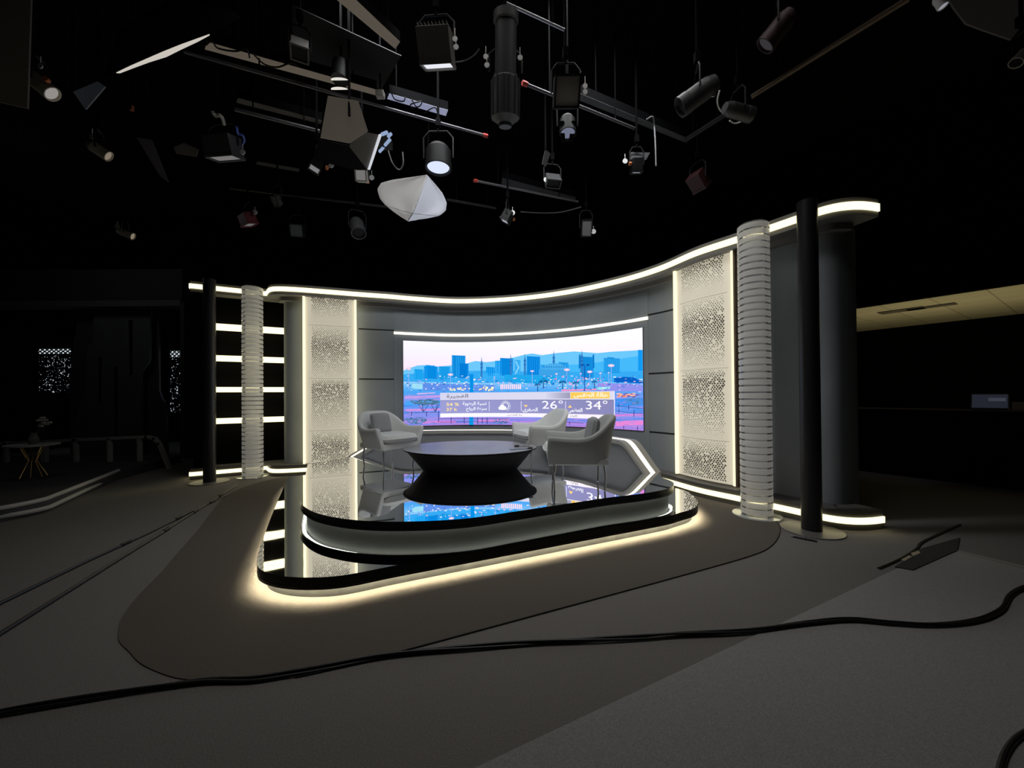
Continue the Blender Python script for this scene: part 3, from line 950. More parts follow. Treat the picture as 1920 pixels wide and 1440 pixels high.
q = fl(1419, 960.5); c2.location = (q.x * 0.975, q.y * 0.975, 0)
for o in (colr_, c2): o['group'] = 'banded acrylic columns'

# ================================================================== BLACK POLES
pole_ = thing('black_pole', 'x', 'pole')
m = MB(); m.tube([(0, 0, 0.012), (0, 0, 3.345)], 0.088, 36); m.build('pole_shaft', BLACKPOLE, pole_)
m = MB(); m.lathe([(0, 0), (0.266, 0), (0.270, 0.005), (0.266, 0.012), (0, 0.012)], n=60); m.build('base_plate', mat('pole_base_bronze', (0.20, 0.185, 0.17), 0.42, metal=0.3), pole_)
q = fl(393, 901); pole_.location = (q.x * 0.98, q.y * 0.98, 0)
pole_['label'] = 'matte black round pole on a disc base in front of the glowing shelf unit'
c2 = copy_tree(pole_, 'matte black round pole on a disc base at the curled end of the backdrop')
q = fl(1522, 989); c2.location = (q.x * 0.978, q.y * 0.978, 0)
for o in (pole_, c2): o['group'] = 'black poles on disc bases'

# ================================================================== CURVED LEDGE UNDER THE SCREEN
lf = [(-2.70, 6.59), (-2.3, 6.9), (-1.73, 7.12), (-1.08, 7.17), (0.05, 7.03), (1.0, 6.38), (1.55, 5.37), (1.74, 5.05)]
LP = Path(resample(catmull([Vector(p) for p in lf], 12), 0.03))
LT, LB = 0.74, 0.345
def ss(x, a, b):
    t = min(1, max(0, (x - a) / (b - a)))
    return t
def ledge_h(d):
    def ramp_(x, w):                        # straight slope with a rounded top
        t = x / w
        return t if t < 0.75 else (1 - (1.25 - t) ** 2) if t < 1.25 else 1.0
    l = ramp_(d, 0.80) if d < 1.2 else 1.0
    r = ramp_(LP.length - d, 0.40) if LP.length - d < 0.6 else 1.0
    return LB + (LT - LB) * min(1, l, r)
led = thing('curved_ledge', 'low curved ledge with a light strip and sloping ends under the video wall', 'ledge', (0, 6.95, LB))
inv = Matrix.Translation(-Vector(led.location))
def ledge_part(name, prof, mt, smooth=False):
    """prof(h) -> closed list of (offset inward, z)"""
    m = MB(); n = 220; vs, fs = [], []
    k = len(prof(1.0))
    for i in range(n + 1):
        d = LP.length * i / n
        b_, nn = LP.at(d), LP.nrm(d)
        for o_, z in prof(ledge_h(d)):
            q = b_ + nn * o_
            vs.append((q.x, q.y, z))
    for i in range(n):
        for j in range(k):
            fs.append((i * k + j, i * k + (j + 1) % k, (i + 1) * k + (j + 1) % k, (i + 1) * k + j))
    m.add(vs, fs, 0, smooth)
    m.add(vs[:k], [tuple(range(k))]); m.add(vs[-k:], [tuple(reversed(range(k)))])
    o = m.build(name, mt, led); o.matrix_parent_inverse = inv
ledge_part('ribbon', lambda h: [(0, h - 0.05), (0, h), (-0.30, h), (-0.30, h - 0.05)], mat('ledge_grey', (0.36, 0.345, 0.31), 0.6))
ledge_part('front_face', lambda h: [(-0.03, LB - 0.01), (-0.03, max(LB - 0.005, h - 0.04)), (-0.28, max(LB - 0.005, h - 0.04)), (-0.28, LB - 0.01)], mat('ledge_face', (0.22, 0.227, 0.235), 0.7))
ledge_part('ledge_light', lambda h: [(-0.095, h - 0.01), (-0.095, h + 0.004), (-0.185, h + 0.004), (-0.185, h - 0.01)], STRIPW)

# ================================================================== TWO-STEP STAGE
DECK = mirror_mat('black_mirror_deck', 4.6, 0.018, (0.012, 0.0125, 0.012), 0.05)
DECK2 = mirror_mat('black_mirror_step', 4.0, 0.02, (0.10, 0.11, 0.102), 0.05)
FASC = mat('gloss_black_edge', (0.004, 0.004, 0.005), 0.25, spec=0.35)
RISERU = mat('riser_upper_grey', (0.022, 0.022, 0.021), 0.75)  # darker grey of the upper riser
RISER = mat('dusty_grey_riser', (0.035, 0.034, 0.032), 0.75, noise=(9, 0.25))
LEDU = emat('under_deck_led', (1.0, 0.91, 0.64), 85.0)
LEDU2 = emat('under_deck_led_dim', (0.95, 1.0, 0.86), 9.0)
up_px = [(577, 870), (571, 900), (564, 930), (564, 942.5), (578, 955), (605, 965.5), (655, 974), (705, 977.5), (757, 978), (830, 975.5), (893, 970), (973, 958),
         (1073, 943), (1140, 933), (1207, 925), (1250, 917), (1262.7, 910), (1261, 903), (1240, 895)]
lo_px = [(545, 893), (540, 897), (527, 925), (510, 965), (497, 1000), (485, 1033), (481.5, 1052), (485, 1066), (505, 1075.5), (535, 1081), (580, 1083), (630, 1080.5), (680, 1072.5),
         (737, 1061), (900, 1031.5), (1080, 999), (1244, 969.5), (1272, 962), (1297, 955), (1307.5, 948), (1308.5, 940), (1306, 936), (1297, 927), (1285, 920), (1264, 914.6)]
def outline(px_, z, back, step=0.05):
    pts = [Vector((p.x, p.y)) for p in fpts(px_, z)]
    pts = smooth_pts(resample(catmull(pts, 8), step), 2)
    return pts, pts + [Vector(b_) for b_ in back]
lback = [LP.at(LP.length * t, -0.34) for t in (0.985, 0.9, 0.8, 0.7, 0.6, 0.5, 0.4, 0.3, 0.2, 0.1)] + [LP.at(0.02, -0.1)]
upf, upo = outline(up_px, 0.35, lback)
lof, loo = outline(lo_px, 0.17, [(2.0, 5.35), (1.75, 5.75), (1.2, 6.4), (0, 7.2), (-1.1, 7.45), (-2.3, 7.2), (-2.95, 6.65), (-3.25, 6.05)])
stg = thing('stage_platform', 'two-step glossy black stage with light glowing under its edges', 'stage', (-0.2, 4.6, 0))
sinv = Matrix.Translation(-Vector(stg.location))
def sp(name, m, mats, **k):
    o = m.build(name, mats, stg, **k); o.matrix_parent_inverse = sinv; return o
def open_strip(m, front, d0, d1, z0, z1, mi=0, top=True):
    """band between two insets of the visible front outline"""
    a, b_ = inset_open(front, d0), inset_open(front, d1)
    n = len(a)
    vs = [(p.x, p.y, z0) for p in a] + [(p.x, p.y, z0) for p in b_] + [(p.x, p.y, z1) for p in a] + [(p.x, p.y, z1) for p in b_]
    fs = []
    for i in range(n - 1):
        fs += [(i, i + 1, n + i + 1, n + i), (2 * n + i, 2 * n + i + 1, 3 * n + i + 1, 3 * n + i), (i, i + 1, 2 * n + i + 1, 2 * n + i), (n + i, n + i + 1, 3 * n + i + 1, 3 * n + i)]
    m.add(vs, fs, mi)
def inset_open(pts, d):
    out = []
    for i in range(len(pts)):
        t = (pts[min(i + 1, len(pts) - 1)] - pts[max(i - 1, 0)]).normalized()
        out.append(pts[i] + Vector((-t.y, t.x)) * d)
    return out
def tier(front, full, ztop, zbot, zfloor, names, dmat, led, riser_in):
    m = MB(); m.prism(full, zbot + 0.022, ztop, 1, 0)
    open_strip(m, front, 0.0, 0.012, zbot, zbot + 0.03, 1)
    sp(names[0], m, [dmat, FASC])
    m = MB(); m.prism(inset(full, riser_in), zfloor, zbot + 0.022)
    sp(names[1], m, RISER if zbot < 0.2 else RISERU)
    m = MB(); open_strip(m, front, 0.020, 0.042, zbot + 0.014, zbot + 0.021)
    sp(names[2], m, led)
tier(lof, loo, 0.17, 0.084, 0.006, ('lower_deck', 'lower_riser', 'lower_edge_light'), DECK2, LEDU, 0.06)
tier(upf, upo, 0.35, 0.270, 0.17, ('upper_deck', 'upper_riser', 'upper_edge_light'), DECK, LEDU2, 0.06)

# ================================================================== COFFEE TABLE
tc_ = dp(882, 840, 5.5)
tbl = thing('coffee_table', 'low oval dark coffee table with an inward tapering base in the middle of the stage', 'table', (tc_.x, 5.5, 0.35))
TT = mat('table_top_grey', (0.32, 0.315, 0.335), 0.34, noise=(5, 0.12))
TB = mat('table_black', (0.005, 0.005, 0.0055), 0.6, spec=0.12)
sy = 0.80
m = MB(); m.lathe([(0, 0.316), (0.912, 0.316), (0.92, 0.312), (0.918, 0.296), (0.88, 0.285), (0, 0.285)], n=96, sx=1.02, sy=sy, mis=[0, 0, 1, 1, 1]); m.build('tabletop', [TT, TB], tbl)
m = MB(); m.lathe([(0.885, 0.288), (0.84, 0.24), (0.74, 0.12), (0.668, 0.03), (0.645, 0.0), (0, 0)], n=96, sx=1.02, sy=sy); m.build('base', TB, tbl)

# lapel microphones lying on the table
MIC = mat('mic_black', (0.008, 0.008, 0.009), 0.4)
zt_ = 0.35 + 0.316
def lapel_mic(px_, py_, ang_, label, tail):
    p = fl(px_, py_, zt_)
    t = thing('lapel_microphone', label, 'microphone', (p.x, p.y, zt_), ang_, 'lapel microphones on the coffee table')
    m = MB(); m.tube([(-0.035, 0, 0.012), (-0.02, 0, 0.014), (0.02, 0, 0.014), (0.034, 0, 0.012)], [0.008, 0.0135, 0.0135, 0.008], 12); m.build('capsule', MIC, t)
    m = MB(); m.box((0.0, 0.006, 0.004), (0.05, 0.012, 0.008)); m.build('clip', STEEL, t)
    m = MB(); m.tube(catmull([Vector((0.034, 0, 0.006))] + [Vector((x, y, 0.004)) for x, y in tail], 5), 0.0035, 6); m.build('cable', mat('mic_cable', (0.05, 0.05, 0.055), 0.5), t)
lapel_mic(969, 838, 0.1, 'small black clip-on microphone on the coffee table, farther from the table rim', [(0.08, 0.0), (0.14, 0.03), (0.19, 0.02)])
lapel_mic(994, 842, PI + 0.2, 'small black clip-on microphone right at the rim of the coffee table', [(0.08, 0.01), (0.16, -0.02), (0.24, 0.02), (0.28, -0.02)])

# ================================================================== ARMCHAIRS
def make_chair():
    t = thing('armchair', 'x', 'armchair')
    # tub shell: front is local -Y
    W, D, TH = 0.33, 0.33, 0.075
    plan = []
    for y in (-0.32, -0.26, -0.18, -0.09, 0.0):
        plan.append((W, y))
    for k in range(1, 16):
        a = PI * k / 16
        ex = 0.80
        c_, s_ = math.cos(a), math.sin(a)
        plan.append((W * math.copysign(abs(c_) ** ex, c_), D * abs(s_) ** ex))
    for y in (0.0, -0.09, -0.18, -0.26, -0.32):
        plan.append((-W, y))
    pts = [Vector(p) for p in plan]
    n = len(pts)
    acc = [0.0]
    for a, b_ in zip(pts, pts[1:]): acc.append(acc[-1] + (b_ - a).length)
    tot = acc[-1]
    vs, fs = [], []
    secs = []
    for i, p in enumerate(pts):
        tg = (pts[min(i + 1, n - 1)] - pts[max(i - 1, 0)]).normalized()
        nin = Vector((-tg.y, tg.x))
        if nin.dot(-p) < 0: nin = -nin
        u = min(acc[i], tot - acc[i]) / (tot / 2)
        e = min(1, max(0, (u - 0.39) / 0.45)); e = e * e * (3 - 2 * e)
        h = 0.605 - 0.02 * min(1, u / 0.25) + 0.235 * e
        fl_ = 0.055 + 0.02 * e                       # outward flare of the top
        sec = []
        for off, z in [(0.035, 0.275), (0.012, 0.40), (-0.4 * fl_, h - 0.14), (-0.8 * fl_, h - 0.035), (-0.8 * fl_ + 0.012, h - 0.008), (-0.8 * fl_ + TH * 0.5, h),
                       (-0.8 * fl_ + TH - 0.012, h - 0.010), (-0.8 * fl_ + TH, h - 0.04), (TH - 0.3 * fl_, h - 0.16), (TH + 0.005, 0.42), (TH + 0.01, 0.30)]:
            q = p + nin * off
            sec.append((q.x, q.y, z))
        secs.append(sec)
    # rounded arm fronts: one extra shrunken section at either end
    def cap(sec, dy):
        cx = sum(q[0] for q in sec) / len(sec)
        return [(cx + (q[0] - cx) * 0.72, q[1] + dy, q[2] - (0.012 if q[2] > 0.5 else 0)) for q in sec]
    secs = [cap(secs[0], -0.022)] + secs + [cap(secs[-1], -0.022)]
    k = len(secs[0])
    vs = [q for s_ in secs for q in s_]
    for i in range(len(secs) - 1):
        for j in range(k):
            fs.append((i * k + j, i * k + (j + 1) % k, (i + 1) * k + (j + 1) % k, (i + 1) * k + j))
    m = MB(); m.add(vs, fs, 0, True)
    m.add(secs[0], [tuple(range(k))], 0, True); m.add(secs[-1], [tuple(reversed(range(k)))], 0, True)
    m.build('shell', FABRIC, t, subsurf=1, merge=True)
    # upholstered seat frame with a slightly drooping front rail
    m = MB()
    m.box((0, 0.0, 0.315), (0.53, 0.54, 0.07)); m.box((0, -0.305, 0.325), (0.55, 0.05, 0.10))
    m.build('seat_frame', FABRIC, t, bevel=0.015)
    m = cushion_mb(0.53, 0.58, 0.075, 0.35); m.build('seat_cushion', FABRIC, t, loc=(0, -0.085, 0.435))
    for sx_ in (-1, 1):
        for sy_ in (-1, 1):
            x, y = 0.215 * sx_, (0.22 if sy_ > 0 else -0.255)
            m = MB()
            m.tube([(x, y, 0.30), (x + 0.018 * sx_, y + 0.02 * sy_, 0.16), (x + 0.004 * sx_, y + 0.012 * sy_, 0.004)], [0.012, 0.010, 0.009], 10)
            m.build('leg', CHROME, t)
    return t
def cushion_mb(w, d, h, sq, n=18):
    """softly domed rectangular cushion: half height h"""
    m = MB(); vs, fs = [], []
    def pt(i, j, sg):
        u, v = -1 + 2 * i / n, -1 + 2 * j / n
        e = (1 - abs(u) ** 7) * (1 - abs(v) ** 7)
        c_ = 0.92 + 0.08 * (1 - (abs(u) * abs(v)) ** 3)
        return (u * w / 2 * c_, v * d / 2 * c_, sg * h * (e ** sq) * (0.86 + 0.14 * (1 - u * u) * (1 - v * v)))
    for sg in (1, -1):
        o = len(vs)
        for i in range(n + 1):
            for j in range(n + 1): vs.append(pt(i, j, sg))
        for i in range(n):
            for j in range(n):
                a = o + i * (n + 1) + j
                fs.append((a, a + 1, a + n + 2, a + n + 1))
    m.add(vs, fs, 0, True)
    # stitched welt around the edge
    rim = [pt(i, 0, 1) for i in range(n + 1)] + [pt(n, j, 1) for j in range(1, n + 1)] + [pt(i, n, 1) for i in range(n - 1, -1, -1)] + [pt(0, j, 1) for j in range(n - 1, -1, -1)]
    m.tube([(x, y, 0) for x, y, z in rim], 0.006, 6)
    return m
ZD = 0.35
def place(o, x, y, face):
    """face: direction (dx, dy) the chair looks towards"""
    o.location = (x, y, ZD)
    o.rotation_euler = (0, 0, math.atan2(face[1], face[0]) + PI / 2)
ch = make_chair()
ch['label'] = 'light grey tub armchair with a square cushion, alone beside the perforated panel near the shelves'
ch['group'] = 'grey armchairs on the stage'
place(ch, -1.87, 5.80, (0.76, -0.65)); ch.scale = (1.08, 1.08, 1.0)
ch2 = copy_tree(ch, 'light grey tub armchair with an empty seat, directly in front of the video wall')
place(ch2, 0.46, 6.10, (-0.93, -0.36)); ch2.scale = (1.06, 1.06, 1.0)
ch3 = copy_tree(ch, 'grey tub armchair with a cushion, its outer side towards the camera, nearest the sloping ledge')
place(ch3, 0.76, 4.45, (-1.0, 0.06))
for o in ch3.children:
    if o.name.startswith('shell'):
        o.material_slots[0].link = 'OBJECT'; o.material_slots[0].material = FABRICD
PILL = mat('pillow_grey', (0.33, 0.335, 0.34), 0.95, spec=0.1, noise=(90, 0.06), bump=(220, 0.25))
def pillow(chair, dx, lean, yaw, label, w=0.30):
    m = cushion_mb(w * 1.1, w, 0.055, 0.5)
    Mx = Matrix.Translation(chair.location) @ chair.rotation_euler.to_matrix().to_4x4() @ Matrix.Translation((dx, 0.15, 0.635)) @ \
        Matrix.Rotation(yaw, 4, 'Z') @ Matrix.Rotation(PI / 2 - lean, 4, 'X')
    o = m.build('cushion', PILL)
    o.matrix_world = Mx
    tag(o, label, 'cushion', 'square cushions on the armchairs')
pillow(ch, -0.02, 0.30, 0.05, 'square grey cushion leaning in the armchair by the perforated panel and the lit shelves')
pillow(ch3, 0.03, 0.20, 0.1, 'square grey cushion peeking over the arm of the armchair nearest the sloping ledge')

# ================================================================== THINGS ON THE FLOOR
CAB = mat('cable_black', (0.006, 0.006, 0.007), 0.5)
cpx = [(-60, 1356), (0, 1343), (109, 1324), (219, 1306), (328, 1289), (394, 1281), (474, 1279), (547, 1268), (620, 1255), (700, 1239), (780, 1228), (873, 1220), (973, 1212), (1107, 1205), (1207, 1200),
       (1282, 1195), (1402, 1188), (1519, 1173), (1594, 1167), (1669, 1173), (1755, 1177), (1830, 1169), (1875, 1149), (1894, 1121), (1925, 1105), (1990, 1092)]
cl = resample([Vector(p) for p in catmull([fl(x, y, 0.0) for x, y in cpx], 8)], 0.03)
cb_ = thing('cable_bundle', 'long black cable bundle snaking across the carpet in the foreground', 'cable', (cl[0].x, cl[0].y, 0))
binv = Matrix.Translation(-Vector(cb_.location))
for k in range(3):
    pts = []
    for i, p in enumerate(cl):
        t = (cl[min(i + 1, len(cl) - 1)] - cl[max(i - 1, 0)]).normalized()
        n_ = Vector((-t.y, t.x, 0))
        a = i * 0.075 + k * 2 * PI / 3 + 0.6 * math.sin(i * 0.05 + k)
        pts.append(p + n_ * (0.0095 * math.cos(a)) + Vector((0, 0, 0.0165 + 0.0085 * math.sin(a))))
    m = MB(); m.tube(pts, 0.0072, 8); o = m.build('cable', CAB, cb_); o.matrix_parent_inverse = binv
cl = resample([Vector(p) for p in catmull([fl(x, y, 0.012) for x, y in [(1872, 1470), (1876, 1440), (1886, 1410), (1904, 1386), (1930, 1370), (1980, 1350)]], 8)], 0.02)
m = MB(); m.tube(cl, 0.011, 10)
tag(m.build('floor_cable', CAB), 'short stretch of black cable curving out of the bottom right corner of the floor', 'cable')

def long_pole(pix, r, label, joints):
    pts = [fl(x, y, r + 0.004) for x, y in pix]
    t = thing('telescopic_pole', label, 'pole', (pts[0].x, pts[0].y, 0), 0, 'thin poles lying on the carpet')
    pinv = Matrix.Translation(-Vector(t.location))
    ln = resample(pts, 0.1)
    L = len(ln) - 1
    cuts = [0] + [int(L * j) for j in joints] + [L]
    for i, (a, b_) in enumerate(zip(cuts, cuts[1:])):
        m = MB(); m.tube(ln[a:b_ + 1], r * (1 - 0.12 * i), 10); o = m.build('tube_section', mat('pole_tube', (0.03, 0.028, 0.028), 0.3), t); o.matrix_parent_inverse = pinv
    for j in joints:
        q = ln[int(L * j)]; d = (ln[int(L * j) + 1] - q).normalized()
        m = MB(); m.tube([q - d * 0.05, q + d * 0.05], r * 1.45, 12); o = m.build('locking_collar', CAB, t); o.matrix_parent_inverse = pinv
long_pole([(-60, 1160), (165, 1051), (277, 1000), (363, 957), (428, 927)], 0.011, 'thin black pole on the carpet, the one lying farther from the camera', (0.42, 0.68, 0.9))
long_pole([(-60, 1228), (0, 1188), (243, 1036), (302, 1000), (330, 981), (385, 947), (445, 909)], 0.012, 'thin black pole on the carpet, the longer one lying nearer the camera', (0.5, 0.66, 0.86))

def pen(pa, pb, label, mt, r=0.006):
    a, b_ = fl(*pa, r), fl(*pb, r)
    t = thing('pen', label, 'pen', (a.x, a.y, 0), 0, 'pens on the floor')
    d = b_ - a; a0_ = Vector((0, 0, r)); pinv = None
    m = MB(); m.tube([a0_ + d * 0.12, a0_ + d], r, 10); m.build('barrel', mt, t)
    m = MB(); m.tube([a0_, a0_ + d * 0.12], [r * 0.3, r * 0.9], 10); m.build('tip', STEEL, t)
    m = MB(); m.box(a0_ + d * 0.82 + Vector((0, 0, r)), (d.length * 0.3, 0.005, 0.003), rot=Matrix.Rotation(math.atan2(d.y, d.x), 3, 'Z')); m.build('pocket_clip', STEEL, t)
pen((1482, 1005), (1532, 1015), 'slim black pen lying on the carpet just before the pole base', CAB, 0.009)
pen((1492, 1000), (1511, 1007), 'short silver pen lying beside the black pen at the pole base', STEEL, 0.006)

# threshold strip, dark mat, tape pieces at the far right of the floor
tp = [fl(x, y, 0.006) for x, y in [(1648, 1066), (1690, 1047), (1718, 1030), (1728, 1018), (1760, 1002), (1800, 984)]]
m = MB(); m.tube(catmull(tp, 5), 0.012, 8)
tag(m.build('threshold_strip', mat('strip_dark', (0.03, 0.028, 0.025), 0.5)), 'thin dark edging strip running along the floor beside the dark doormat', 'floor strip')
m = MB(); q4 = fpts([(1678, 1065), (1712, 1071), (1795, 1034), (1800, 1010), (1730, 1030)]); m.prism([(p.x, p.y) for p in q4], 0.004, 0.012)
tag(m.build('floor_mat', mat('mat_dark', (0.035, 0.035, 0.034), 0.9)), 'small dark rectangular mat on the floor at the right', 'mat')
for i, (pp, lb) in enumerate([([(1690, 1052), (1705, 1044), (1710, 1047), (1696, 1055)], 'small yellowish tape scrap on the floor strip, lower of the two'),
                              ([(1708, 1040), (1722, 1035), (1726, 1040), (1712, 1046)], 'small yellowish tape scrap on the floor strip, upper of the two')]):
    m = MB(); m.prism([(p.x, p.y) for p in fpts(pp)], 0.004, 0.0145)
    tag(m.build('tape_scrap', mat('tape_yellow', (0.42, 0.37, 0.24), 0.6)), lb, 'tape', 'tape scraps')
m = MB(); tl = fpts([(1760, 1024), (1762, 1027), (1935, 1072), (1935, 1068)]); m.prism([(p.x, p.y) for p in tl], 0.0, 0.005)
tag(m.build('tape_line', mat('tape_grey', (0.30, 0.27, 0.24), 0.7)), 'pale straight tape line on the dark floor at the far right', 'tape')

# laptop standing on the control room sill
lpz = 1.123
q = fl(1852, 751, lpz)
def on_sill(px_):
    d = ray(px_, 751); best = None
    p0 = Vector((ca.x, ca.y, 0)) + wn * 0.03
    det = d.x * wd.y - d.y * wd.x
    t = (p0.x * wd.y - p0.y * wd.x) / det
    return Vector((d.x * t, d.y * t, lpz))
q = on_sill(1854)
lt = thing('laptop', 'open laptop with a dim bluish screen on the sill of the dark opening', 'laptop', q, ang)
m = MB(); m.box((0, 0.02, 0.008), (0.36, 0.11, 0.016)); m.build('keyboard_base', BLACKP, lt)
tilt = Matrix.Rotation(-0.22, 3, 'X')
m = MB(); m.box((0, 0.07, 0.125), (0.36, 0.012, 0.225), rot=tilt); m.build('screen_lid', BLACKP, lt, bevel=0.003)
m = MB(); m.box((0, 0.061, 0.125), (0.335, 0.004, 0.20), rot=tilt); dsp = m.build('display', emat('laptop_display', lin((34, 36, 46)), 1.0), lt)
m = MB(); m.box((0.07, 0.0575, 0.15), (0.16, 0.002, 0.05), rot=tilt); m.build('reflection_pane', emat('laptop_pane', lin((58, 60, 70)), 1.0), dsp)  # reflection on the display put in as a glowing sheet
q = on_sill(1912)
bx_ = thing('paper_box', 'small pale box standing on the sill beside the laptop', 'box', q, ang)
m = MB(); m.box((0, 0, 0.05), (0.13, 0.10, 0.10)); m.build('carton', mat('carton', (0.3, 0.24, 0.2), 0.8), bx_, bevel=0.004)
m = MB(); m.box((0, 0, 0.104), (0.134, 0.104, 0.02)); m.build('lid', mat('carton_lid', (0.34, 0.28, 0.23), 0.8), bx_, bevel=0.004)
# ================================================================== LIGHTING GRID
PIPE = mat('pipe_grey', (0.13, 0.125, 0.135), 0.4, metal=0.5)
PIPED = mat('pipe_dark', (0.016, 0.016, 0.018), 0.45, metal=0.4)
PIPEB = mat('pipe_brown', (0.12, 0.085, 0.055), 0.45, metal=0.5)
REDCAP = mat('red_cap', (0.45, 0.04, 0.03), 0.5)
ORANGE = mat('orange_knob', (0.55, 0.16, 0.05), 0.5)
TAGW = mat('tag_white', (0.8, 0.8, 0.78), 0.5)
BLUEC = mat('cable_blue', (0.05, 0.10, 0.45), 0.4)
LAMPB = mat('lamp_black', (0.007, 0.007, 0.008), 0.55, spec=0.25)
LAMPG = mat('lamp_grey', (0.06, 0.06, 0.063), 0.5)
LAMPT = mat('lamp_taupe', (0.15, 0.137, 0.12), 0.6)
LAMPP = mat('lamp_pale', (0.50, 0.47, 0.42), 0.6)
LAMPR = mat('lamp_red', (0.14, 0.018, 0.025), 0.5)
TRUSS = mat('louver_beige', (0.12, 0.105, 0.09), 0.7, emit=lin((84, 76, 66)), estr=0.8)  # glow in the colour stands for set light on the undersides
TRUSSB = mat('louver_bluish', (0.12, 0.125, 0.15), 0.6, emit=lin((146, 150, 180)), estr=0.75)  # bluish glow painted in for light reflected off the set
HANG = mat('hanger_black', (0.004, 0.004, 0.0045), 0.9, spec=0.05)
def glow(c, s): return emat('lamp_face_%d_%d_%d_%d' % (c[0], c[1], c[2], int(s * 100)), lin(c), s)  # on lamp faces the glow stands for light caught from the set

def hangers(m_root, pts, off):
    for p in pts:
        m = MB(); m.tube([Vector(p) - off, Vector((p[0], p[1], CEIL)) - off], 0.008, 6)
        m.build('hanger_rod', HANG, m_root)

def grid_pipe(label, pa, pb, z, r, mt, cap=None, cap_end=1, name='lighting_pipe'):
    a, b_ = fl(*pa, z), fl(*pb, z)
    t = thing(name, label, 'pipe', a, 0, 'pipes of the lighting grid')
    m = MB(); m.tube([Vector((0, 0, 0)), b_ - a], r, 12); m.build('tube', mt, t)
    if cap:
        e = b_ if cap_end else a
        d = (b_ - a).normalized()
        m = MB(); m.tube([e - a - d * 0.03, e - a + d * 0.03], r * 1.5, 12); m.build('end_cap', cap, t)
    hangers(t, [a.lerp(b_, 0.2), a.lerp(b_, 0.8)], a)
    return t
grid_pipe('long grey pipe with a red tip ending above the white reflector', (345, 97), (910, 254), 4.7, 0.016, PIPE, REDCAP)
grid_pipe('short bright rod near the top edge above the profile spotlight', (945, 4), (1058, 56), 4.9, 0.013, mat('rod_bright', (0.6, 0.6, 0.63), 0.3, metal=0.6))
grid_pipe('grey pipe with a red tip behind the beige box lamp, running to the right', (984, 157), (1190, 241), 4.7, 0.017, PIPE, REDCAP, 0)
grid_pipe('grey pipe with a red tip over the small tilted white-faced lamp', (892, 339), (1084, 378), 4.7, 0.018, PIPE, REDCAP, 0)
grid_pipe('brownish pipe running up to the top edge at the right', (1410, 181), (1705, -4), 4.7, 0.026, PIPEB)
grid_pipe('dim pipe meeting the brownish pipe at its lower end', (1285, 263), (1362, 214), 4.7, 0.03, PIPED)
grid_pipe('faint dark pipe behind the pale softbox flaps', (440, 205), (600, 246), 4.7, 0.02, PIPE)
grid_pipe('faint dark pipe low in the grid left of the white reflector', (430, 352), (725, 388), 4.7, 0.022, PIPED)
grid_pipe('faint dark pipe just right of the white reflector', (838, 374), (930, 390), 4.7, 0.022, PIPED)

def ballast(label, a, b_, c_, d_, z, mt, name='lighting_batten'):
    """long flat batten seen from below: a-b near edge, c-d far edge"""
    P = [fl(*q, z) for q in (a, b_, c_, d_)]
    t = thing(name, label, 'batten', P[0], 0, 'long battens of the lighting grid')
    m = MB(); m.poly3([p - P[0] for p in P], 0.004, (0, 0, -1)); m.build('underside', mt, t)
    m = MB(); m.poly3([p - P[0] + Vector((0, 0, 0.004)) for p in P], 0.10, (0, 0, 1)); m.build('channel', HANG, t)
    hangers(t, [P[0].lerp(P[1], 0.15) + Vector((0, 0, 0.1)), P[0].lerp(P[1], 0.85) + Vector((0, 0, 0.1))], P[0])
    return t, P
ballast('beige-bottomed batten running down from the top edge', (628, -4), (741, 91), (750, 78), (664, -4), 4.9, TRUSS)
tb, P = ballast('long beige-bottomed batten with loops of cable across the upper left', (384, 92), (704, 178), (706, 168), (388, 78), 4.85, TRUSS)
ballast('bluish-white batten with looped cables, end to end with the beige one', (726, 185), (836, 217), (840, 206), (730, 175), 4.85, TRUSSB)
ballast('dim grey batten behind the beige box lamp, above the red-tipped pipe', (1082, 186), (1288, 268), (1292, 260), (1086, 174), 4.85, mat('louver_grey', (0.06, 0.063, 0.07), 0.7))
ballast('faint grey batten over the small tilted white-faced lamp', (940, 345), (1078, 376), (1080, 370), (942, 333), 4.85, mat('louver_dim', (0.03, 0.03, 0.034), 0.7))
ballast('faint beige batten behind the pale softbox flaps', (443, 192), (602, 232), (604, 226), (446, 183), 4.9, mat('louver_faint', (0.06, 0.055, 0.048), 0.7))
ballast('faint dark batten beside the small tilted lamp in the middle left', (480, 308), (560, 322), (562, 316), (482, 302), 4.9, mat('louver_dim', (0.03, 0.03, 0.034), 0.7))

def wire(label, pix, z, r, mt, name='hanging_cable'):
    pts = [fl(x, y, zz) for (x, y), zz in zip(pix, z if isinstance(z, (list, tuple)) else [z] * len(pix))]
    m = MB(); m.tube(catmull(pts, 6), r, 6)
    tag(m.build(name, mt), label, 'cable', 'cables in the lighting grid')
wire('loose black cable draped over the beige batten at its left end', [(386, 84), (398, 76), (408, 90), (440, 96), (462, 92), (468, 108)], 4.82, 0.008, LAMPB)
wire('black cable sagging under the beige batten past its middle', [(474, 100), (495, 120), (520, 126), (545, 118), (560, 124)], 4.82, 0.008, LAMPB)
wire('black cable looping over the bluish-white batten, near its left end', [(722, 180), (732, 172), (740, 186), (756, 190), (760, 182)], 4.82, 0.007, LAMPB)
wire('black cable looping over the bluish-white batten, near its middle', [(772, 186), (780, 200), (788, 198), (790, 190), (770, 196), (774, 204)], 4.82, 0.007, LAMPB)
wire('black cable crossing the bluish-white batten at its right end', [(795, 212), (812, 202), (818, 204), (820, 210)], 4.82, 0.007, LAMPB)
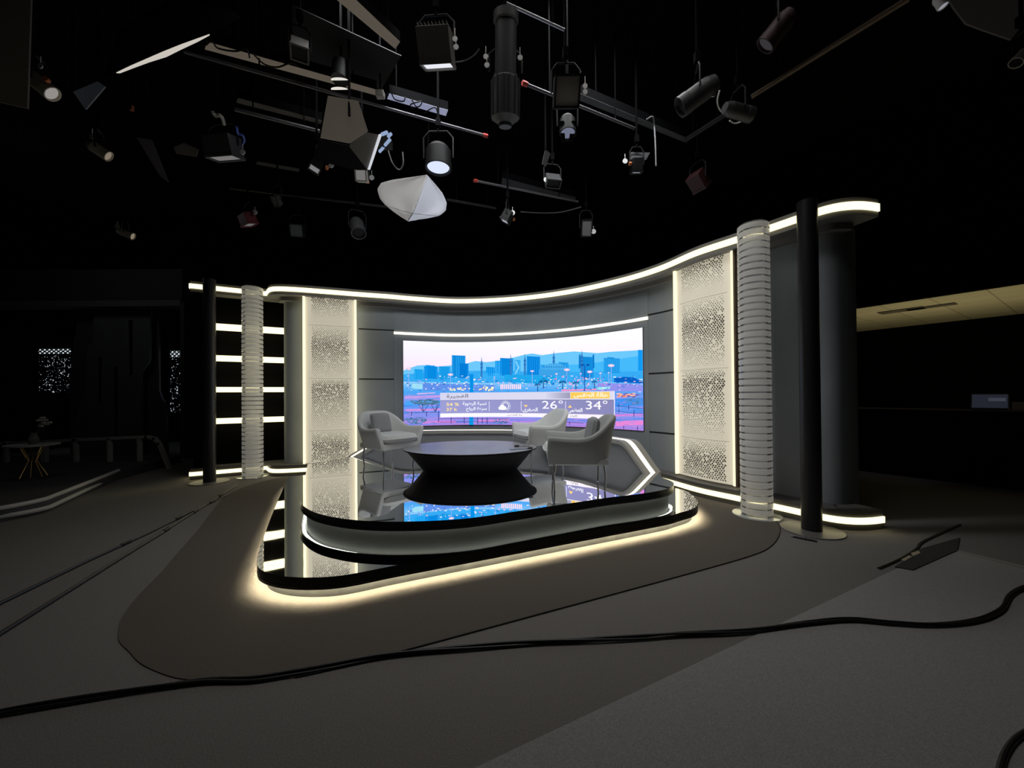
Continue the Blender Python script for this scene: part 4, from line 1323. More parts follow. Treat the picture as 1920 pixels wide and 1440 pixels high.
wire('thin grey cable hanging straight down at the right of the grid', [(1212, 224), (1224, 219), (1227, 240), (1229, 275), (1230, 311)], [4.6, 4.6, 4.5, 4.2, 3.95], 0.008, mat('cable_grey', (0.28, 0.28, 0.29), 0.5))
wire('dark cable looping down left of the round black lamp', [(728, 282), (736, 306), (748, 318), (756, 308), (755, 285)], [4.6, 4.45, 4.4, 4.45, 4.6], 0.009, mat('cable_mid', (0.10, 0.10, 0.10), 0.5))
wire('dark cable drooping right of the finned box lamp', [(852, 117), (870, 114), (888, 104), (898, 92)], 4.6, 0.006, mat('cable_mid', (0.10, 0.10, 0.10), 0.5))
wire('faint cable arcing between the middle lamps', [(976, 397), (1010, 399), (1050, 398), (1090, 388)], 4.55, 0.009, mat('cable_mid', (0.10, 0.10, 0.10), 0.5))
wire('white cable looping under the grey cylinder lamps at the right', [(1349, 170), (1345, 190), (1350, 206), (1362, 214)], 4.5, 0.008, TAGW)
wire('short white cable curl under the rightmost cylinder lamp', [(1368, 226), (1378, 231), (1392, 226), (1403, 212)], 4.45, 0.008, TAGW)

def frame_of(aim):
    a = Vector(aim).normalized()
    r = a.cross(Vector((0, 0, 1)))
    r = r.normalized() if r.length > 1e-3 else Vector((1, 0, 0))
    u = r.cross(a)
    return Matrix((r, a, u)).transposed()          # local x right, y forward, z up

def lamp(kind, label, pix, z, aim, w, h, d, body, face, knob=None, tags=(), doors=None, yoke=True, name='studio_lamp', cat='lamp', fins=False):
    p = fl(*pix, z)
    t = thing(name, label, cat, p, 0, 'studio lamps hanging from the lighting grid')
    Rm = frame_of(aim)
    L = lambda x, y, zz: Rm @ Vector((x, y, zz))
    if kind == 'box':
        m = MB(); m.box((0, 0, 0), (w, d, h), rot=Rm)
        if fins:
            for k in range(9):
                m.box(L(-w / 2 + (k + 0.5) * w / 9, -d / 2 - 0.012, 0), (0.006, 0.03, h * 0.9), rot=Rm)
        m.build('housing', body, t, bevel=min(w, h, d) * 0.06)
        m = MB(); m.box(L(0, d / 2 + 0.004, 0), (w * 0.9, 0.012, h * 0.88), rot=Rm); m.build('diffuser', face, t)
        m = MB()
        for q in ((0, h / 2 * 0.97, w, 0.015), (0, -h / 2 * 0.97, w, 0.015)):
            m.box(L(q[0], d / 2 + 0.012, q[1]), (q[2], 0.03, q[3]), rot=Rm)
        for q in (-1, 1):
            m.box(L(q * w / 2 * 0.97, d / 2 + 0.012, 0), (0.015, 0.03, h), rot=Rm)
        m.build('front_rim', body, t)
    elif kind == 'barrel':
        m = MB()
        rr = w / 2
        prof = [(0, -d / 2), (rr * 0.7, -d / 2), (rr * 0.95, -d * 0.3), (rr * 0.95, d * 0.25), (rr, d * 0.27), (rr, d / 2), (rr * 0.88, d / 2), (rr * 0.84, d * 0.42)]
        mm = MB(); mm.lathe(prof, n=28)
        m.add([L(v[0], v[2], v[1]) for v in mm.v], mm.f, 0, True)
        m.build('housing', body, t)
        mm = MB(); mm.lathe([(0, d * 0.45), (rr * 0.5, d * 0.44), (rr * 0.85, d * 0.42)], n=28)
        m = MB(); m.add([L(v[0], v[2], v[1]) for v in mm.v], mm.f, 0, True); m.build('lens', face, t)
    elif kind == 'profile':
        rr = w / 2
        mm = MB(); mm.lathe([(0, -d * 0.5), (rr * 0.45, -d * 0.5), (rr * 0.5, -d * 0.47), (rr * 0.62, -d * 0.46), (rr * 1.0, -d * 0.42), (rr * 1.0, -d * 0.08), (rr * 0.84, -d * 0.06), (rr * 0.84, -d * 0.03)], n=24)
        m = MB(); m.add([L(v[0], v[2], v[1]) for v in mm.v], mm.f, 0, True)
        for k in range(14):
            a = 2 * PI * k / 14
            m.box(L(rr * 1.03 * math.cos(a), -d * 0.25, rr * 1.03 * math.sin(a)), (0.008, d * 0.34, 0.008), rot=Rm)
        m.build('lamp_house', body, t)
        mm = MB(); mm.lathe([(rr * 0.74, -d * 0.05), (rr * 0.74, d * 0.42), (rr * 0.86, d * 0.43), (rr * 0.86, d * 0.5), (rr * 0.7, d * 0.5)], n=24)
        m = MB(); m.add([L(v[0], v[2], v[1]) for v in mm.v], mm.f, 0, True); m.build('lens_tube', body, t)
        mm = MB(); mm.lathe([(0, d * 0.47), (rr * 0.72, d * 0.46)], n=24)
        m = MB(); m.add([L(v[0], v[2], v[1]) for v in mm.v], mm.f, 0, True); m.build('lens', face, t)
    side = w / 2 + 0.02
    if yoke:
        Rh = Rm @ Vector((1, 0, 0)); top = Vector((0, 0, h / 2 + 0.16)) if kind != 'profile' else Vector((0, 0, 0.2))
        m = MB(); m.tube([Rh * side, Rh * side + top * 0.75, Rh * side * 0.6 + top, -Rh * side * 0.6 + top, -Rh * side + top * 0.75, -Rh * side], 0.009, 8); m.build('yoke', LAMPB, t)
        m = MB(); m.tube([top, Vector((0, 0, CEIL - p.z))], 0.014, 8); m.box(top + Vector((0, 0, 0.10)), (0.05, 0.05, 0.09)); m.build('hanger_rod', HANG, t)
    else:
        m = MB(); m.tube([Vector((0, 0, h * 0.3)), Vector((0, 0, CEIL - p.z))], 0.012, 8); m.build('hanger_rod', HANG, t)
    if knob:
        q = fl(*knob, z) - p
        ex = Rm @ Vector((1, 0, 0))
        m = MB(); m.tube([q - ex * 0.012, q + ex * 0.02], 0.022, 14); m.build('tilt_knob', ORANGE, t)
    for tg in tags:
        q = dp(*tg, p.y - 0.03) - p
        m = MB(); m.tube([q + Vector((0, -0.004, 0)), q + Vector((0, 0.004, 0))], 0.032 * max(0.7, p.y / 5), 18); m.tube([q + Vector((0, 0, 0.03)), q + Vector((0, 0, 0.09))], 0.004, 6)
        m.build('safety_tag', TAGW, t)
    for dr in doors or ():
        pts = [fl(*q, zz) - p for q, zz in dr[0]]
        nn = (pts[1] - pts[0]).cross(pts[2] - pts[0])
        m = MB(); m.poly3(pts, 0.006, nn); m.build('barn_door', dr[1], t)
    return t
DOWN = (0.05, 0.25, -1)
lamp('box', 'finned beige box lamp with a bright white underside near the top', (818, 88), 4.35, (0.03, 0.47, -0.88), 0.27, 0.22, 0.22, LAMPT, glow((236, 238, 246), 1.0), (846, 112), [(855, 88), (853, 73)], fins=True)
lamp('profile', 'long dark ribbed profile spotlight hanging vertically near the top middle', (948, 135), 4.25, (0.02, -0.25, 1), 0.25, 0.25, 0.86, mat('profile_grey', (0.075, 0.075, 0.08), 0.45), LAMPB, None, [(913, 122), (911, 106), (975, 108)])
lamp('box', 'beige box lamp with a black top frame, hanging in front of the grey batten', (1061, 174), 4.3, (0.0, -0.8, -0.5), 0.235, 0.25, 0.2, LAMPB, mat('lamp_front_taupe', (0.36, 0.33, 0.29), 0.6), (1084, 194), [(1097, 172), (1097, 161)])
lamp('barrel', 'small cone lamp with a bluish inner face below the beige box lamp', (1064, 236), 4.2, (0, -0.2, -1), 0.17, 0.17, 0.2, LAMPB, glow((120, 124, 146), 0.8),
     doors=[([((1050, 226), 4.2), ((1052, 270), 4.05), ((1060, 268), 4.05), ((1058, 226), 4.2)], LAMPB), ([((1072, 226), 4.2), ((1066, 268), 4.05), ((1074, 270), 4.05), ((1080, 226), 4.2)], LAMPB)])
lamp('barrel', 'grey cylinder lamp tilted down to the left with a white safety tag', (1308, 178), 4.2, (-0.75, 0.2, -0.45), 0.19, 0.19, 0.36, LAMPG, LAMPB, None, [(1337, 177)])
lamp('barrel', 'grey cylinder lamp lying level beside the brownish pipe', (1384, 209), 4.3, (0.95, 0.2, -0.1), 0.15, 0.15, 0.32, LAMPG, LAMPB)
lamp('box', 'small lamp with a grey flag and a white underside below the hanging grey cable', (1194, 309), 4.25, (0, 0.3, -1), 0.13, 0.12, 0.14, LAMPB, glow((180, 184, 196), 0.8), (1181, 307), [(1172, 302)],
     doors=[([((1183, 285), 4.45), ((1219, 286), 4.45), ((1211, 300), 4.32), ((1180, 299), 4.32)], LAMPG)])
lamp('box', 'dark reddish lamp at the right edge of the grid', (1308, 338), 4.25, (0.6, 0.3, -0.6), 0.2, 0.16, 0.2, mat('lamp_dim_red', (0.045, 0.008, 0.01), 0.6), LAMPB)
lamp('box', 'small tilted white-faced lamp with an orange tip under the red-tipped pipe', (952, 405), 4.2, (-0.5, 0.1, -0.85), 0.17, 0.14, 0.15, LAMPB, glow((176, 178, 190), 0.8), (963, 411), [(961, 399)])
lamp('box', 'small upright grey panel lamp low in the grid, right of the middle', (1099, 428), 4.15, (0, -0.9, -0.35), 0.17, 0.27, 0.07, LAMPB, mat('panel_face_grey', (0.16, 0.16, 0.165), 0.5), None, [(1113, 434)])
lamp('box', 'box lamp with a white underside and a blue cable at the left of the grid', (418, 275), 4.25, (0.03, 0.28, -1), 0.34, 0.2, 0.2, LAMPG, glow((118, 116, 116), 0.9), None, [(455, 285)],
     doors=[([((325, 276), 4.3), ((345, 268), 4.35), ((372, 280), 4.3), ((368, 294), 4.22), ((330, 288), 4.25)], mat('door_beige', (0.22, 0.205, 0.175), 0.7))])
lamp('box', 'small white box lamp with an orange knob left of the pale softbox flaps', (594, 307), 4.2, (-0.25, -0.2, -0.9), 0.15, 0.12, 0.12, LAMPB, glow((128, 128, 130), 0.9), (613, 314), [(621, 310)])
lamp('box', 'white box lamp directly under the pale softbox flaps', (679, 330), 4.15, (0.1, -0.9, -0.3), 0.13, 0.14, 0.10, LAMPP, glow((120, 118, 116), 0.9), (690, 341), [(697, 333)])
lamp('barrel', 'round black lamp with a bright bluish-white lens above the white reflector', (822, 296), 4.15, (0.0, -0.06, -1), 0.30, 0.30, 0.26, LAMPB, glow((222, 232, 255), 1.0))
lamp('box', 'small square grey lamp with a dark round centre, low at the left of the grid', (558, 433), 4.15, (0.2, -0.9, -0.3), 0.21, 0.21, 0.08, LAMPB, mat('square_face', (0.13, 0.145, 0.15), 0.5))
lamp('box', 'small red lamp with a white underside, low at the left of the grid', (464, 410), 4.2, (0.2, 0.3, -1), 0.25, 0.16, 0.15, LAMPR, glow((100, 98, 100), 0.9), None, [(478, 398)])
lamp('barrel', 'dim dark spotlight pointing down, low under the white reflector side', (670, 426), 4.2, (0.3, -0.4, -0.8), 0.24, 0.24, 0.32, LAMPG, LAMPB, None, [(660, 424)])
lamp('barrel', 'pale cylinder lamp tilted to the right at the far left of the grid', (186, 282), 4.2, (0.75, 0.3, -0.5), 0.12, 0.12, 0.2, mat('lamp_warm_pale', (0.42, 0.38, 0.30), 0.6), glow((150, 138, 120), 0.7), None, [(173, 256)])
lamp('barrel', 'pale cylinder lamp lowest at the far left of the grid', (236, 438), 4.2, (0.85, 0.25, -0.35), 0.13, 0.13, 0.22, mat('lamp_warm_pale', (0.42, 0.38, 0.30), 0.6), glow((150, 138, 120), 0.7), None, [(220, 425)])
lamp('box', 'dark lamp with shiny clips hanging from the faint batten over the middle', (1036, 338), 4.35, (0.1, -0.5, -0.8), 0.2, 0.12, 0.14, LAMPG, LAMPB, None, [(1024, 337)])
lamp('barrel', 'dim lamp with a pale nose behind the large hanging flag at the top left', (75, 158), 4.3, (0.7, 0.2, -0.6), 0.14, 0.14, 0.24, mat('lamp_warm_pale', (0.42, 0.38, 0.30), 0.6), glow((170, 165, 160), 0.7), (88, 150), [(76, 124)])
lamp('barrel', 'small white lamp partly cut off by the top edge at the right', (1762, 4), 4.5, (0.3, -0.2, -0.9), 0.07, 0.07, 0.10, WHITE, glow((170, 172, 180), 0.7))
lamp('barrel', 'faint reddish lamp high at the right, left of the brownish pipe end', (1458, 56), 4.4, (-0.5, 0.3, -0.6), 0.16, 0.16, 0.26, mat('lamp_faint_red', (0.05, 0.02, 0.022), 0.6), glow((60, 58, 62), 0.8))
lamp('barrel', 'small pale lamp at the right edge beside the large grey flag', (1916, 106), 4.3, (-0.6, 0.1, -0.7), 0.10, 0.10, 0.14, LAMPP, LAMPB)
lamp('box', 'tiny dark lamp hanging near the faint pipes at the left', (520, 376), 4.35, (0, -0.7, -0.6), 0.08, 0.14, 0.1, LAMPG, mat('panel_face_grey', (0.16, 0.16, 0.165), 0.5))
lamp('box', 'dim box lamp with a beige bracket hanging over the beige batten', (562, 92), 4.9, (0.2, -0.4, -0.8), 0.16, 0.14, 0.16, LAMPT, LAMPB)
# fresnel lens seen as two bright crescents above the beige batten
p = fl(637, 150, 4.75)
t = thing('fresnel_lamp', 'round lamp above the beige batten whose rim shows as two bright crescents', 'lamp', p, 0, 'studio lamps hanging from the lighting grid')
m = MB(); m.tube([Vector((0, 0, 0)), Vector((0, 0.03, 0.2))], 0.085, 24); m.build('housing', LAMPB, t)
for z0 in (0.0, -0.10):
    m = MB(); m.tube([Vector((0.085 * math.cos(a), -0.085 * abs(math.sin(a)) * 0.6, z0 - 0.03 * math.sin(a))) for a in [PI * k / 16 for k in range(17)]], [0.002 + 0.011 * math.sin(PI * k / 16) for k in range(17)], 8)
    m.build('lens_rim', glow((236, 232, 224), 0.9), t)
m = MB(); m.tube([Vector((0, 0.03, 0.2)), Vector((0, 0.03, CEIL - p.z))], 0.012, 8); m.build('hanger_rod', HANG, t)

# soft light with large pale flaps
p = fl(655, 235, 4.25)
t = thing('softbox', 'large softbox with two pale beige flaps and a bright lit edge', 'softbox', p)
FLAP = mat('flap_beige', (0.36, 0.33, 0.285), 0.8, emit=lin((62, 57, 50)), estr=0.6)  # faint glow painted into the flap for light from the set
def flap(name, pts, mt, two=None):
    q = [fl(*a, z) - p for a, z in pts]
    m = MB(); m.poly3(q, 0.008, (q[1] - q[0]).cross(q[2] - q[0])); return m.build(name, mt, t)
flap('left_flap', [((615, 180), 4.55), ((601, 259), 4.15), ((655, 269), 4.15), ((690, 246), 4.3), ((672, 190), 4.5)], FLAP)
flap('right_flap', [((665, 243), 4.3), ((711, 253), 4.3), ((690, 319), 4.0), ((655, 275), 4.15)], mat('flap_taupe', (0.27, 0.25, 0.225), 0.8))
flap('back_flap', [((590, 300), 4.05), ((670, 318), 4.02), ((688, 318), 4.02), ((655, 272), 4.18), ((600, 262), 4.2)], LAMPB)
flap('lit_edge', [((710, 252), 4.29), ((716, 250), 4.29), ((693, 318), 3.99), ((689, 318), 3.99)], glow((214, 218, 226), 0.9))  # lit rim of the flap put in as a glowing sliver
m = MB()
for k, (a, b_) in enumerate([((716, 252), (726, 248)), ((728, 256), (733, 251)), ((722, 272), (731, 262)), ((712, 284), (719, 276))]):
    q0, q1 = fl(*a, 4.28) - p, fl(*b_, 4.28) - p
    m.tube([q0, q1], 0.018, 8)
m.build('lamp_tubes', glow((150, 170, 205), 0.9), t)
m = MB(); q = fl(722, 268, 4.33) - p; m.box(q, (0.14, 0.12, 0.1)); m.build('lamp_housing', LAMPB, t)
m = MB(); m.tube([Vector((0, 0, 0.1)), Vector((0, 0, CEIL - p.z))], 0.014, 8); m.build('hanger_rod', HANG, t)
p2 = fl(713, 177, 4.8)
t = thing('junction_box', 'small grey junction box between the beige and the bluish-white battens', 'box', p2)
m = MB(); m.box((0, 0, 0), (0.09, 0.07, 0.07)); m.build('case', LAMPP, t, bevel=0.006)
m = MB(); m.tube([(0, 0, 0.03), (0, 0, CEIL - p2.z)], 0.01, 6); m.build('hanger_rod', HANG, t)

# white cloth reflector
Yr = 5.45
DIFF = mat('reflector_cloth', (0.12, 0.118, 0.115), 0.8, emit=lin((150, 148, 146)), estr=0.62)  # light on the left cloth is put in as glow
t = thing('cloth_reflector', 'white cloth reflector folded into a pointed dish under the round black lamp', 'reflector', dp(770, 372, Yr))
base = Vector(t.location)
def rp(x, y, dY): return dp(x, y, Yr + dY) - base
L_ = [(800, 328, -0.05), (770, 333, 0.02), (735, 338, 0.1), (715, 343, 0.14), (707, 355, 0.16), (712, 372, 0.14), (722, 384, 0.1), (738, 397, 0.06), (765, 414, 0.0)]
R_2 = [(800, 328, -0.05), (815, 345, 0.02), (830, 363, 0.1), (838, 380, 0.15), (836, 395, 0.15), (824, 404, 0.1), (800, 409, 0.05), (765, 414, 0.0)]
def sheet(a, ridge_, n, mt, name):
    """cloth between an outer edge and the ridge from the top point to the bottom tip"""
    m = MB(); vs, fs = [], []
    A_ = resample([Vector(rp(*q)) for q in a], 0.05); k = len(A_)
    for i, q in enumerate(A_):
        s_ = i / (k - 1)
        r_ = Vector(rp(800, 328, -0.05)).lerp(Vector(rp(*ridge_)), min(1, s_ * 1.25)) if s_ < 0.8 else Vector(rp(*ridge_)).lerp(Vector(rp(765, 414, 0.0)), (s_ - 0.8) / 0.2)
        for j in range(n + 1):
            u = j / n
            v = r_.lerp(q, u)
            v.y += 0.06 * math.sin(PI * u) * math.sin(PI * s_) + 0.012 * math.sin(9 * u + 7 * s_)
            vs.append(v)
    for i in range(k - 1):
        for j in range(n):
            fs.append((i * (n + 1) + j, i * (n + 1) + j + 1, (i + 1) * (n + 1) + j + 1, (i + 1) * (n + 1) + j))
    m.add(vs, fs, 0, True)
    o = m.build(name, mt, t)
    md = o.modifiers.new('thickness', 'SOLIDIFY'); md.thickness = 0.006; md.offset = 1
    return o
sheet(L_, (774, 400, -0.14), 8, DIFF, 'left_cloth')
sheet(R_2, (774, 400, -0.14), 8, mat('reflector_cloth_lit', (0.14, 0.145, 0.155), 0.8, emit=lin((174, 178, 190)), estr=0.72), 'right_cloth')  # stronger light on this half put into its glow
m = MB()
m.tube([rp(*q) for q in [(800, 328, -0.06), (793, 352, -0.1), (780, 386, -0.15), (774, 400, -0.16), (765, 414, -0.01)]], 0.006, 8)
m.tube([rp(*q) for q in [(722, 384, 0.09), (750, 394, -0.06), (774, 400, -0.16), (800, 403, -0.03), (824, 404, 0.09)]], 0.004, 8)
m.build('rib', mat('reflector_rib', (0.35, 0.35, 0.36), 0.6), t)
m = MB(); q = Vector(rp(802, 324, -0.05)); m.tube([q, (q.x + 0.02, q.y + 0.05, CEIL - base.z)], 0.012, 8); m.build('hanger_rod', HANG, t)

# large flags and softboxes at the upper corners
def flag(label, pts, mt, name='black_flag', rod=True, cat='flag', th=0.012):
    P_ = [fl(*a, z) for a, z in pts]
    t = thing(name, label, cat, P_[0])
    q = [a - P_[0] for a in P_]
    m = MB(); m.poly3(q, th, (q[1] - q[0]).cross(q[2] - q[0])); m.build('panel', mt, t)
    if rod:
        c_ = sum((Vector(a) for a in q), Vector()) / len(q)
        top = max(q, key=lambda v: v.z)
        m = MB(); m.tube([top, Vector((top.x, top.y, CEIL - P_[0].z))], 0.012, 8); m.build('hanger_rod', HANG, t)
    return t
flag('tall brownish hanging flag cut off by the top left corner', [((-40, -10), 4.6), ((58, -10), 4.6), ((51, 203), 3.7), ((-40, 182), 3.7)], mat('flag_brown', (0.10, 0.09, 0.076), 0.8, emit=lin((25, 22, 17)), estr=0.25))  # faint glow stands in for light from below
flag('large dark grey flag in the top right corner', [((1776, -6), 4.9), ((1930, -10), 4.9), ((1930, 30), 4.7), ((1896, 74), 4.5), ((1850, 58), 4.55), ((1812, 44), 4.6), ((1790, 16), 4.75)], mat('flag_grey', (0.12, 0.115, 0.11), 0.8, emit=lin((34, 32, 30)), estr=0.3))  # light on the underside painted in as a weak glow
flag('small grey flag below the bright slit of the dark softbox', [((137, 172), 4.3), ((182, 153), 4.3), ((196, 163), 4.25), ((160, 205), 4.05)], mat('flag_slate', (0.14, 0.15, 0.16), 0.8, emit=lin((34, 38, 42)), estr=0.4))  # weak glow in place of light reaching the flag's lower face
flag('faint dark flag with a thin pale edge left of the box lamp', [((256, 258), 4.4), ((284, 262), 4.4), ((316, 342), 4.05), ((300, 330), 4.08)], mat('flag_faint', (0.06, 0.052, 0.055), 0.8))
flag('large dark panel hanging behind the beige battens', [((548, 10), 5.3), ((752, 105), 5.06), ((715, 168), 5.0), ((550, 120), 5.1)], mat('flag_near_black', (0.03, 0.03, 0.033), 0.8))  # the panel's own near-black colour
flag('narrow grey bracket plate above the dark lamp in the middle', [((1023, 280), 4.6), ((1032, 288), 4.6), ((1024, 312), 4.45), ((1017, 308), 4.45)], LAMPG, name='bracket_plate', cat='bracket')
t0 = fl(218, 137, 4.4)
t = thing('dark_softbox', 'dark softbox at the upper left whose white face shows only as a bright slit', 'softbox', t0)
up_e = [(218, 137, 4.4), (245, 124, 4.4), (275, 111, 4.4), (305, 98, 4.4), (340, 84, 4.4), (393, 65, 4.4)]
lo_e = [(393, 66.5, 4.4), (370, 79, 4.4), (340, 93, 4.4), (312, 107, 4.4), (280, 117, 4.4), (250, 128, 4.4), (225, 137.5, 4.4)]
q = [fl(x, y, z) - t0 for x, y, z in up_e + lo_e]
m = MB(); m.poly3(q, 0.006, (0, 0, 1)); m.build('white_face', glow((208, 202, 192), 0.92), t)
q = [fl(x, y, z) - t0 for x, y, z in [(195, 147, 4.42), (393, 65, 4.42), (452, 38, 4.42), (430, 15, 4.8), (330, -5, 5.0), (225, 60, 4.8)]]
m = MB(); m.poly3(q, 0.02, (0, 0, 1)); m.build('black_shell', BLACKP, t)
m = MB(); m.tube([q[4], (q[4].x, q[4].y, CEIL - t0.z)], 0.014, 8); m.build('hanger_rod', HANG, t)

# hook and blue cable of the box lamp at the left
wire('pale hook-shaped clamp strap above the box lamp with the blue cable', [(399, 210), (404, 217), (412, 216), (417, 222), (420, 233)], 4.5, 0.018, LAMPP, 'clamp_strap')
wire('blue cable looping at the end of the box lamp at the left', [(444, 238), (446, 250), (455, 254), (458, 264), (452, 274)], 4.3, 0.012, BLUEC)
m = MB(); m.box(fl(247, 203, 4.6), (0.03, 0.03, 0.05)); m.tube([fl(247, 203, 4.6), fl(247, 203, 4.6) + Vector((0, 0, CEIL - 4.6))], 0.006, 6, mi=1)
tag(m.build('indicator_plug', [mat('plug_orange', (0.35, 0.10, 0.05), 0.5), HANG]), 'small orange plug hanging alone in the dark at the left of the grid', 'plug')

# ================================================================== DARK SECOND SET AT THE LEFT
DS = mat('dark_set_grey', (0.16, 0.165, 0.18), 0.7, noise=(2, 0.1))
DS2 = mat('dark_set_charcoal', (0.06, 0.06, 0.07), 0.8)  # darker grey for platform deck and header post
DSW = mat('dark_set_white', (0.55, 0.54, 0.53), 0.6)
def c0(cx, cy): return (cx / 2.77, 480 + cy / 2.77)
YB = 9.16
def vplane(label, name, cat, pix, Y, th, mt, slots=None, grp=None):
    P_ = [dp(*c0(*a), Y) for a in pix]
    t = thing(name, label, cat, (sum(v.x for v in P_) / len(P_), Y, min(v.z for v in P_)), 0, grp)
    b_ = Vector(t.location)
    m = MB(); m.poly3([v - b_ for v in P_], th, (0, 1, 0)); m.build('board', mt, t)
    for s_ in slots or []:
        q = [dp(*c0(*a), Y - 0.004) - b_ for a in s_]
        m = MB(); m.poly3(q, 0.003, (0, -1, 0)); m.build('slot', GROOVE, t)
    return t
vplane('dim grey wavy-edged set panel with dark vertical slots in the unlit set', 'wavy_set_panel', 'panel',
       [(487, 235), (782, 240), (776, 540), (766, 560), (742, 592), (735, 610), (740, 1150), (372, 1150), (362, 930), (440, 700), (452, 500), (458, 465), (482, 440)], YB, 0.05, DS,
       [[(668, 332), (688, 332), (688, 616), (674, 616)], [(513, 524), (529, 524), (524, 764), (512, 764)], [(593, 575), (610, 575), (612, 932), (598, 932)]])
vplane('darker wavy set panel standing behind the left edge of the grey one', 'wavy_set_panel', 'panel', [(395, 240), (500, 240), (500, 1130), (366, 1130), (360, 640), (384, 430), (396, 400)], YB + 0.15, 0.05, mat('dark_set_mid', (0.10, 0.10, 0.115), 0.8))
vplane('darker wavy set panel standing behind the right edge of the grey one', 'wavy_set_panel', 'panel', [(770, 262), (822, 262), (826, 700), (840, 740), (862, 770), (872, 1150), (720, 1150), (720, 560)], YB + 0.18, 0.05, mat('dark_set_mid', (0.10, 0.10, 0.115), 0.8))
# header of the second set
pa, pb = dp(0, 548, 8.8), dp(338, 566, 8.8)
t = thing('dark_set_header', 'dim header band along the top of the unlit set at the left', 'header', (pb.x, 8.8, pb.z))
m = MB(); m.box(((pa.x - pb.x) / 2 - 0.3, 0.15, -0.02), (pb.x - pa.x + 0.6, 0.3, 0.14)); m.build('band', mat('dark_set_band', (0.15, 0.13, 0.14), 0.7), t)
m = MB(); m.box(((pa.x - pb.x) / 2 - 0.3, 0.2, 0.42), (pb.x - pa.x + 0.6, 0.3, 0.7)); m.build('fascia', mat('dark_set_fascia', (0.045, 0.04, 0.045), 0.8), t)
m = MB(); m.box((0.04, 0.15, -pb.z / 2), (0.09, 0.3, pb.z)); m.build('post', DS2, t)
# lattice windows with foliage in front of a bright backing
def lattice(label, x0, x1, yt, ym, yb, Y, nx):
    a, b_ = dp(x0, yt, Y), dp(x1, yb, Y)
    zm = dp(x0, ym, Y).z
    t = thing('lattice_window', label, 'window', ((a.x + b_.x) / 2, Y, b_.z), 0, 'lattice windows of the unlit set')
    base = Vector(t.location)
    w = b_.x - a.x
    m = MB(); m.box((0, 0.12, (a.z - b_.z) / 2), (w, 0.02, a.z - b_.z)); m.build('backlight', glow((214, 226, 232), 0.75), t)
    m = MB()
    hh = a.z - zm
    for k in range(-2, nx + 1):                      # diagonal lattice bars
        for sg in (1, -1):
            xs = -w / 2 + k * w / nx
            p0, p1 = Vector((xs, 0.05, zm - base.z)), Vector((xs + 2 * w / nx, 0.05, a.z - base.z))
            if sg < 0: p0.x, p1.x = p1.x, p0.x
            u0 = max(0, min(1, 0)); 
            lo_, hi_ = -w / 2, w / 2
            d = p1 - p0; ta, tb_ = 0.0, 1.0
            for lim, s2 in ((lo_, 1), (hi_, -1)):
                if abs(d.x) > 1e-6:
                    tt = (lim - p0.x) / d.x
                    if (d.x > 0) == (s2 > 0): ta = max(ta, tt)
                    else: tb_ = min(tb_, tt)
            if tb_ - ta > 0.02: m.tube([p0 + d * ta, p0 + d * tb_], 0.012, 6)
    for z in (zm - base.z, a.z - base.z, 0):
        m.box((0, 0.05, z), (w, 0.03, 0.03))
    for x in (-w / 2, w / 2):
        m.box((x, 0.05, (a.z - b_.z) / 2), (0.03, 0.03, a.z - b_.z))
    m.build('lattice', BLACK, t)
    m = MB(); zt = zm - base.z
    n = int(w * zt * 2100)
    for _ in range(n):                               # leaves hiding most of the light
        x, z, s_ = rnd.uniform(-w / 2, w / 2), rnd.uniform(0.0, zt), rnd.uniform(0.025, 0.06)
        a_ = rnd.uniform(0, PI); y = rnd.uniform(0.055, 0.10)
        ca2, sa2 = math.cos(a_), math.sin(a_)
        m.add([(x + s_ * ca2, y, z + s_ * sa2), (x - s_ * 0.4 * sa2, y, z + s_ * 0.4 * ca2), (x - s_ * ca2, y, z - s_ * sa2), (x + s_ * 0.4 * sa2, y, z - s_ * 0.4 * ca2)], [(0, 1, 2, 3)])
    m.build('foliage', mat('leaf_dark', (0.012, 0.022, 0.014), 0.8), t)
lattice('bright lattice-topped window with leaves in front, left of the wavy panels', 62, 131, 652.5, 665, 737, 9.35, 8)
lattice('bright lattice-topped window with leaves in front, between the wavy panels and the black pole', 312, 352, 656, 671, 775, 9.35, 5)
# low white railing
Yl = 7.6
rb = dp(320, 888, Yl)
t = thing('low_railing', 'low white open railing with a sloping right end in the unlit set', 'railing', (rb.x, Yl, 0.02))
base = Vector(t.location)
def rr(x, y): return dp(x, y, Yl) - base
def bar(name, pts, r):
    m = MB()
    for a, b_ in zip(pts, pts[1:]):
        d = (b_ - a); L0 = d.length
        Rm = Matrix.Rotation(-math.atan2(d.z, d.x), 3, 'Y')
        m.box((a + b_) / 2, (L0 + r * 0.9, 0.07, r), rot=Rm)
    m.build(name, DSW, t)
bar('top_rail', [rr(-40, 834), rr(140, 825), rr(276, 819), rr(290, 822), rr(299, 832), rr(321, 886)], 0.05)
bar('bottom_rail', [rr(-40, 900), rr(220, 889), rr(321, 886)], 0.03)
for x in (12, 84, 143, 206, 262):
    bar('post', [rr(x, 830 if x < 100 else 824), rr(x + 0.5, 893 - x * 0.02)], 0.05 if x != 84 else 0.08)
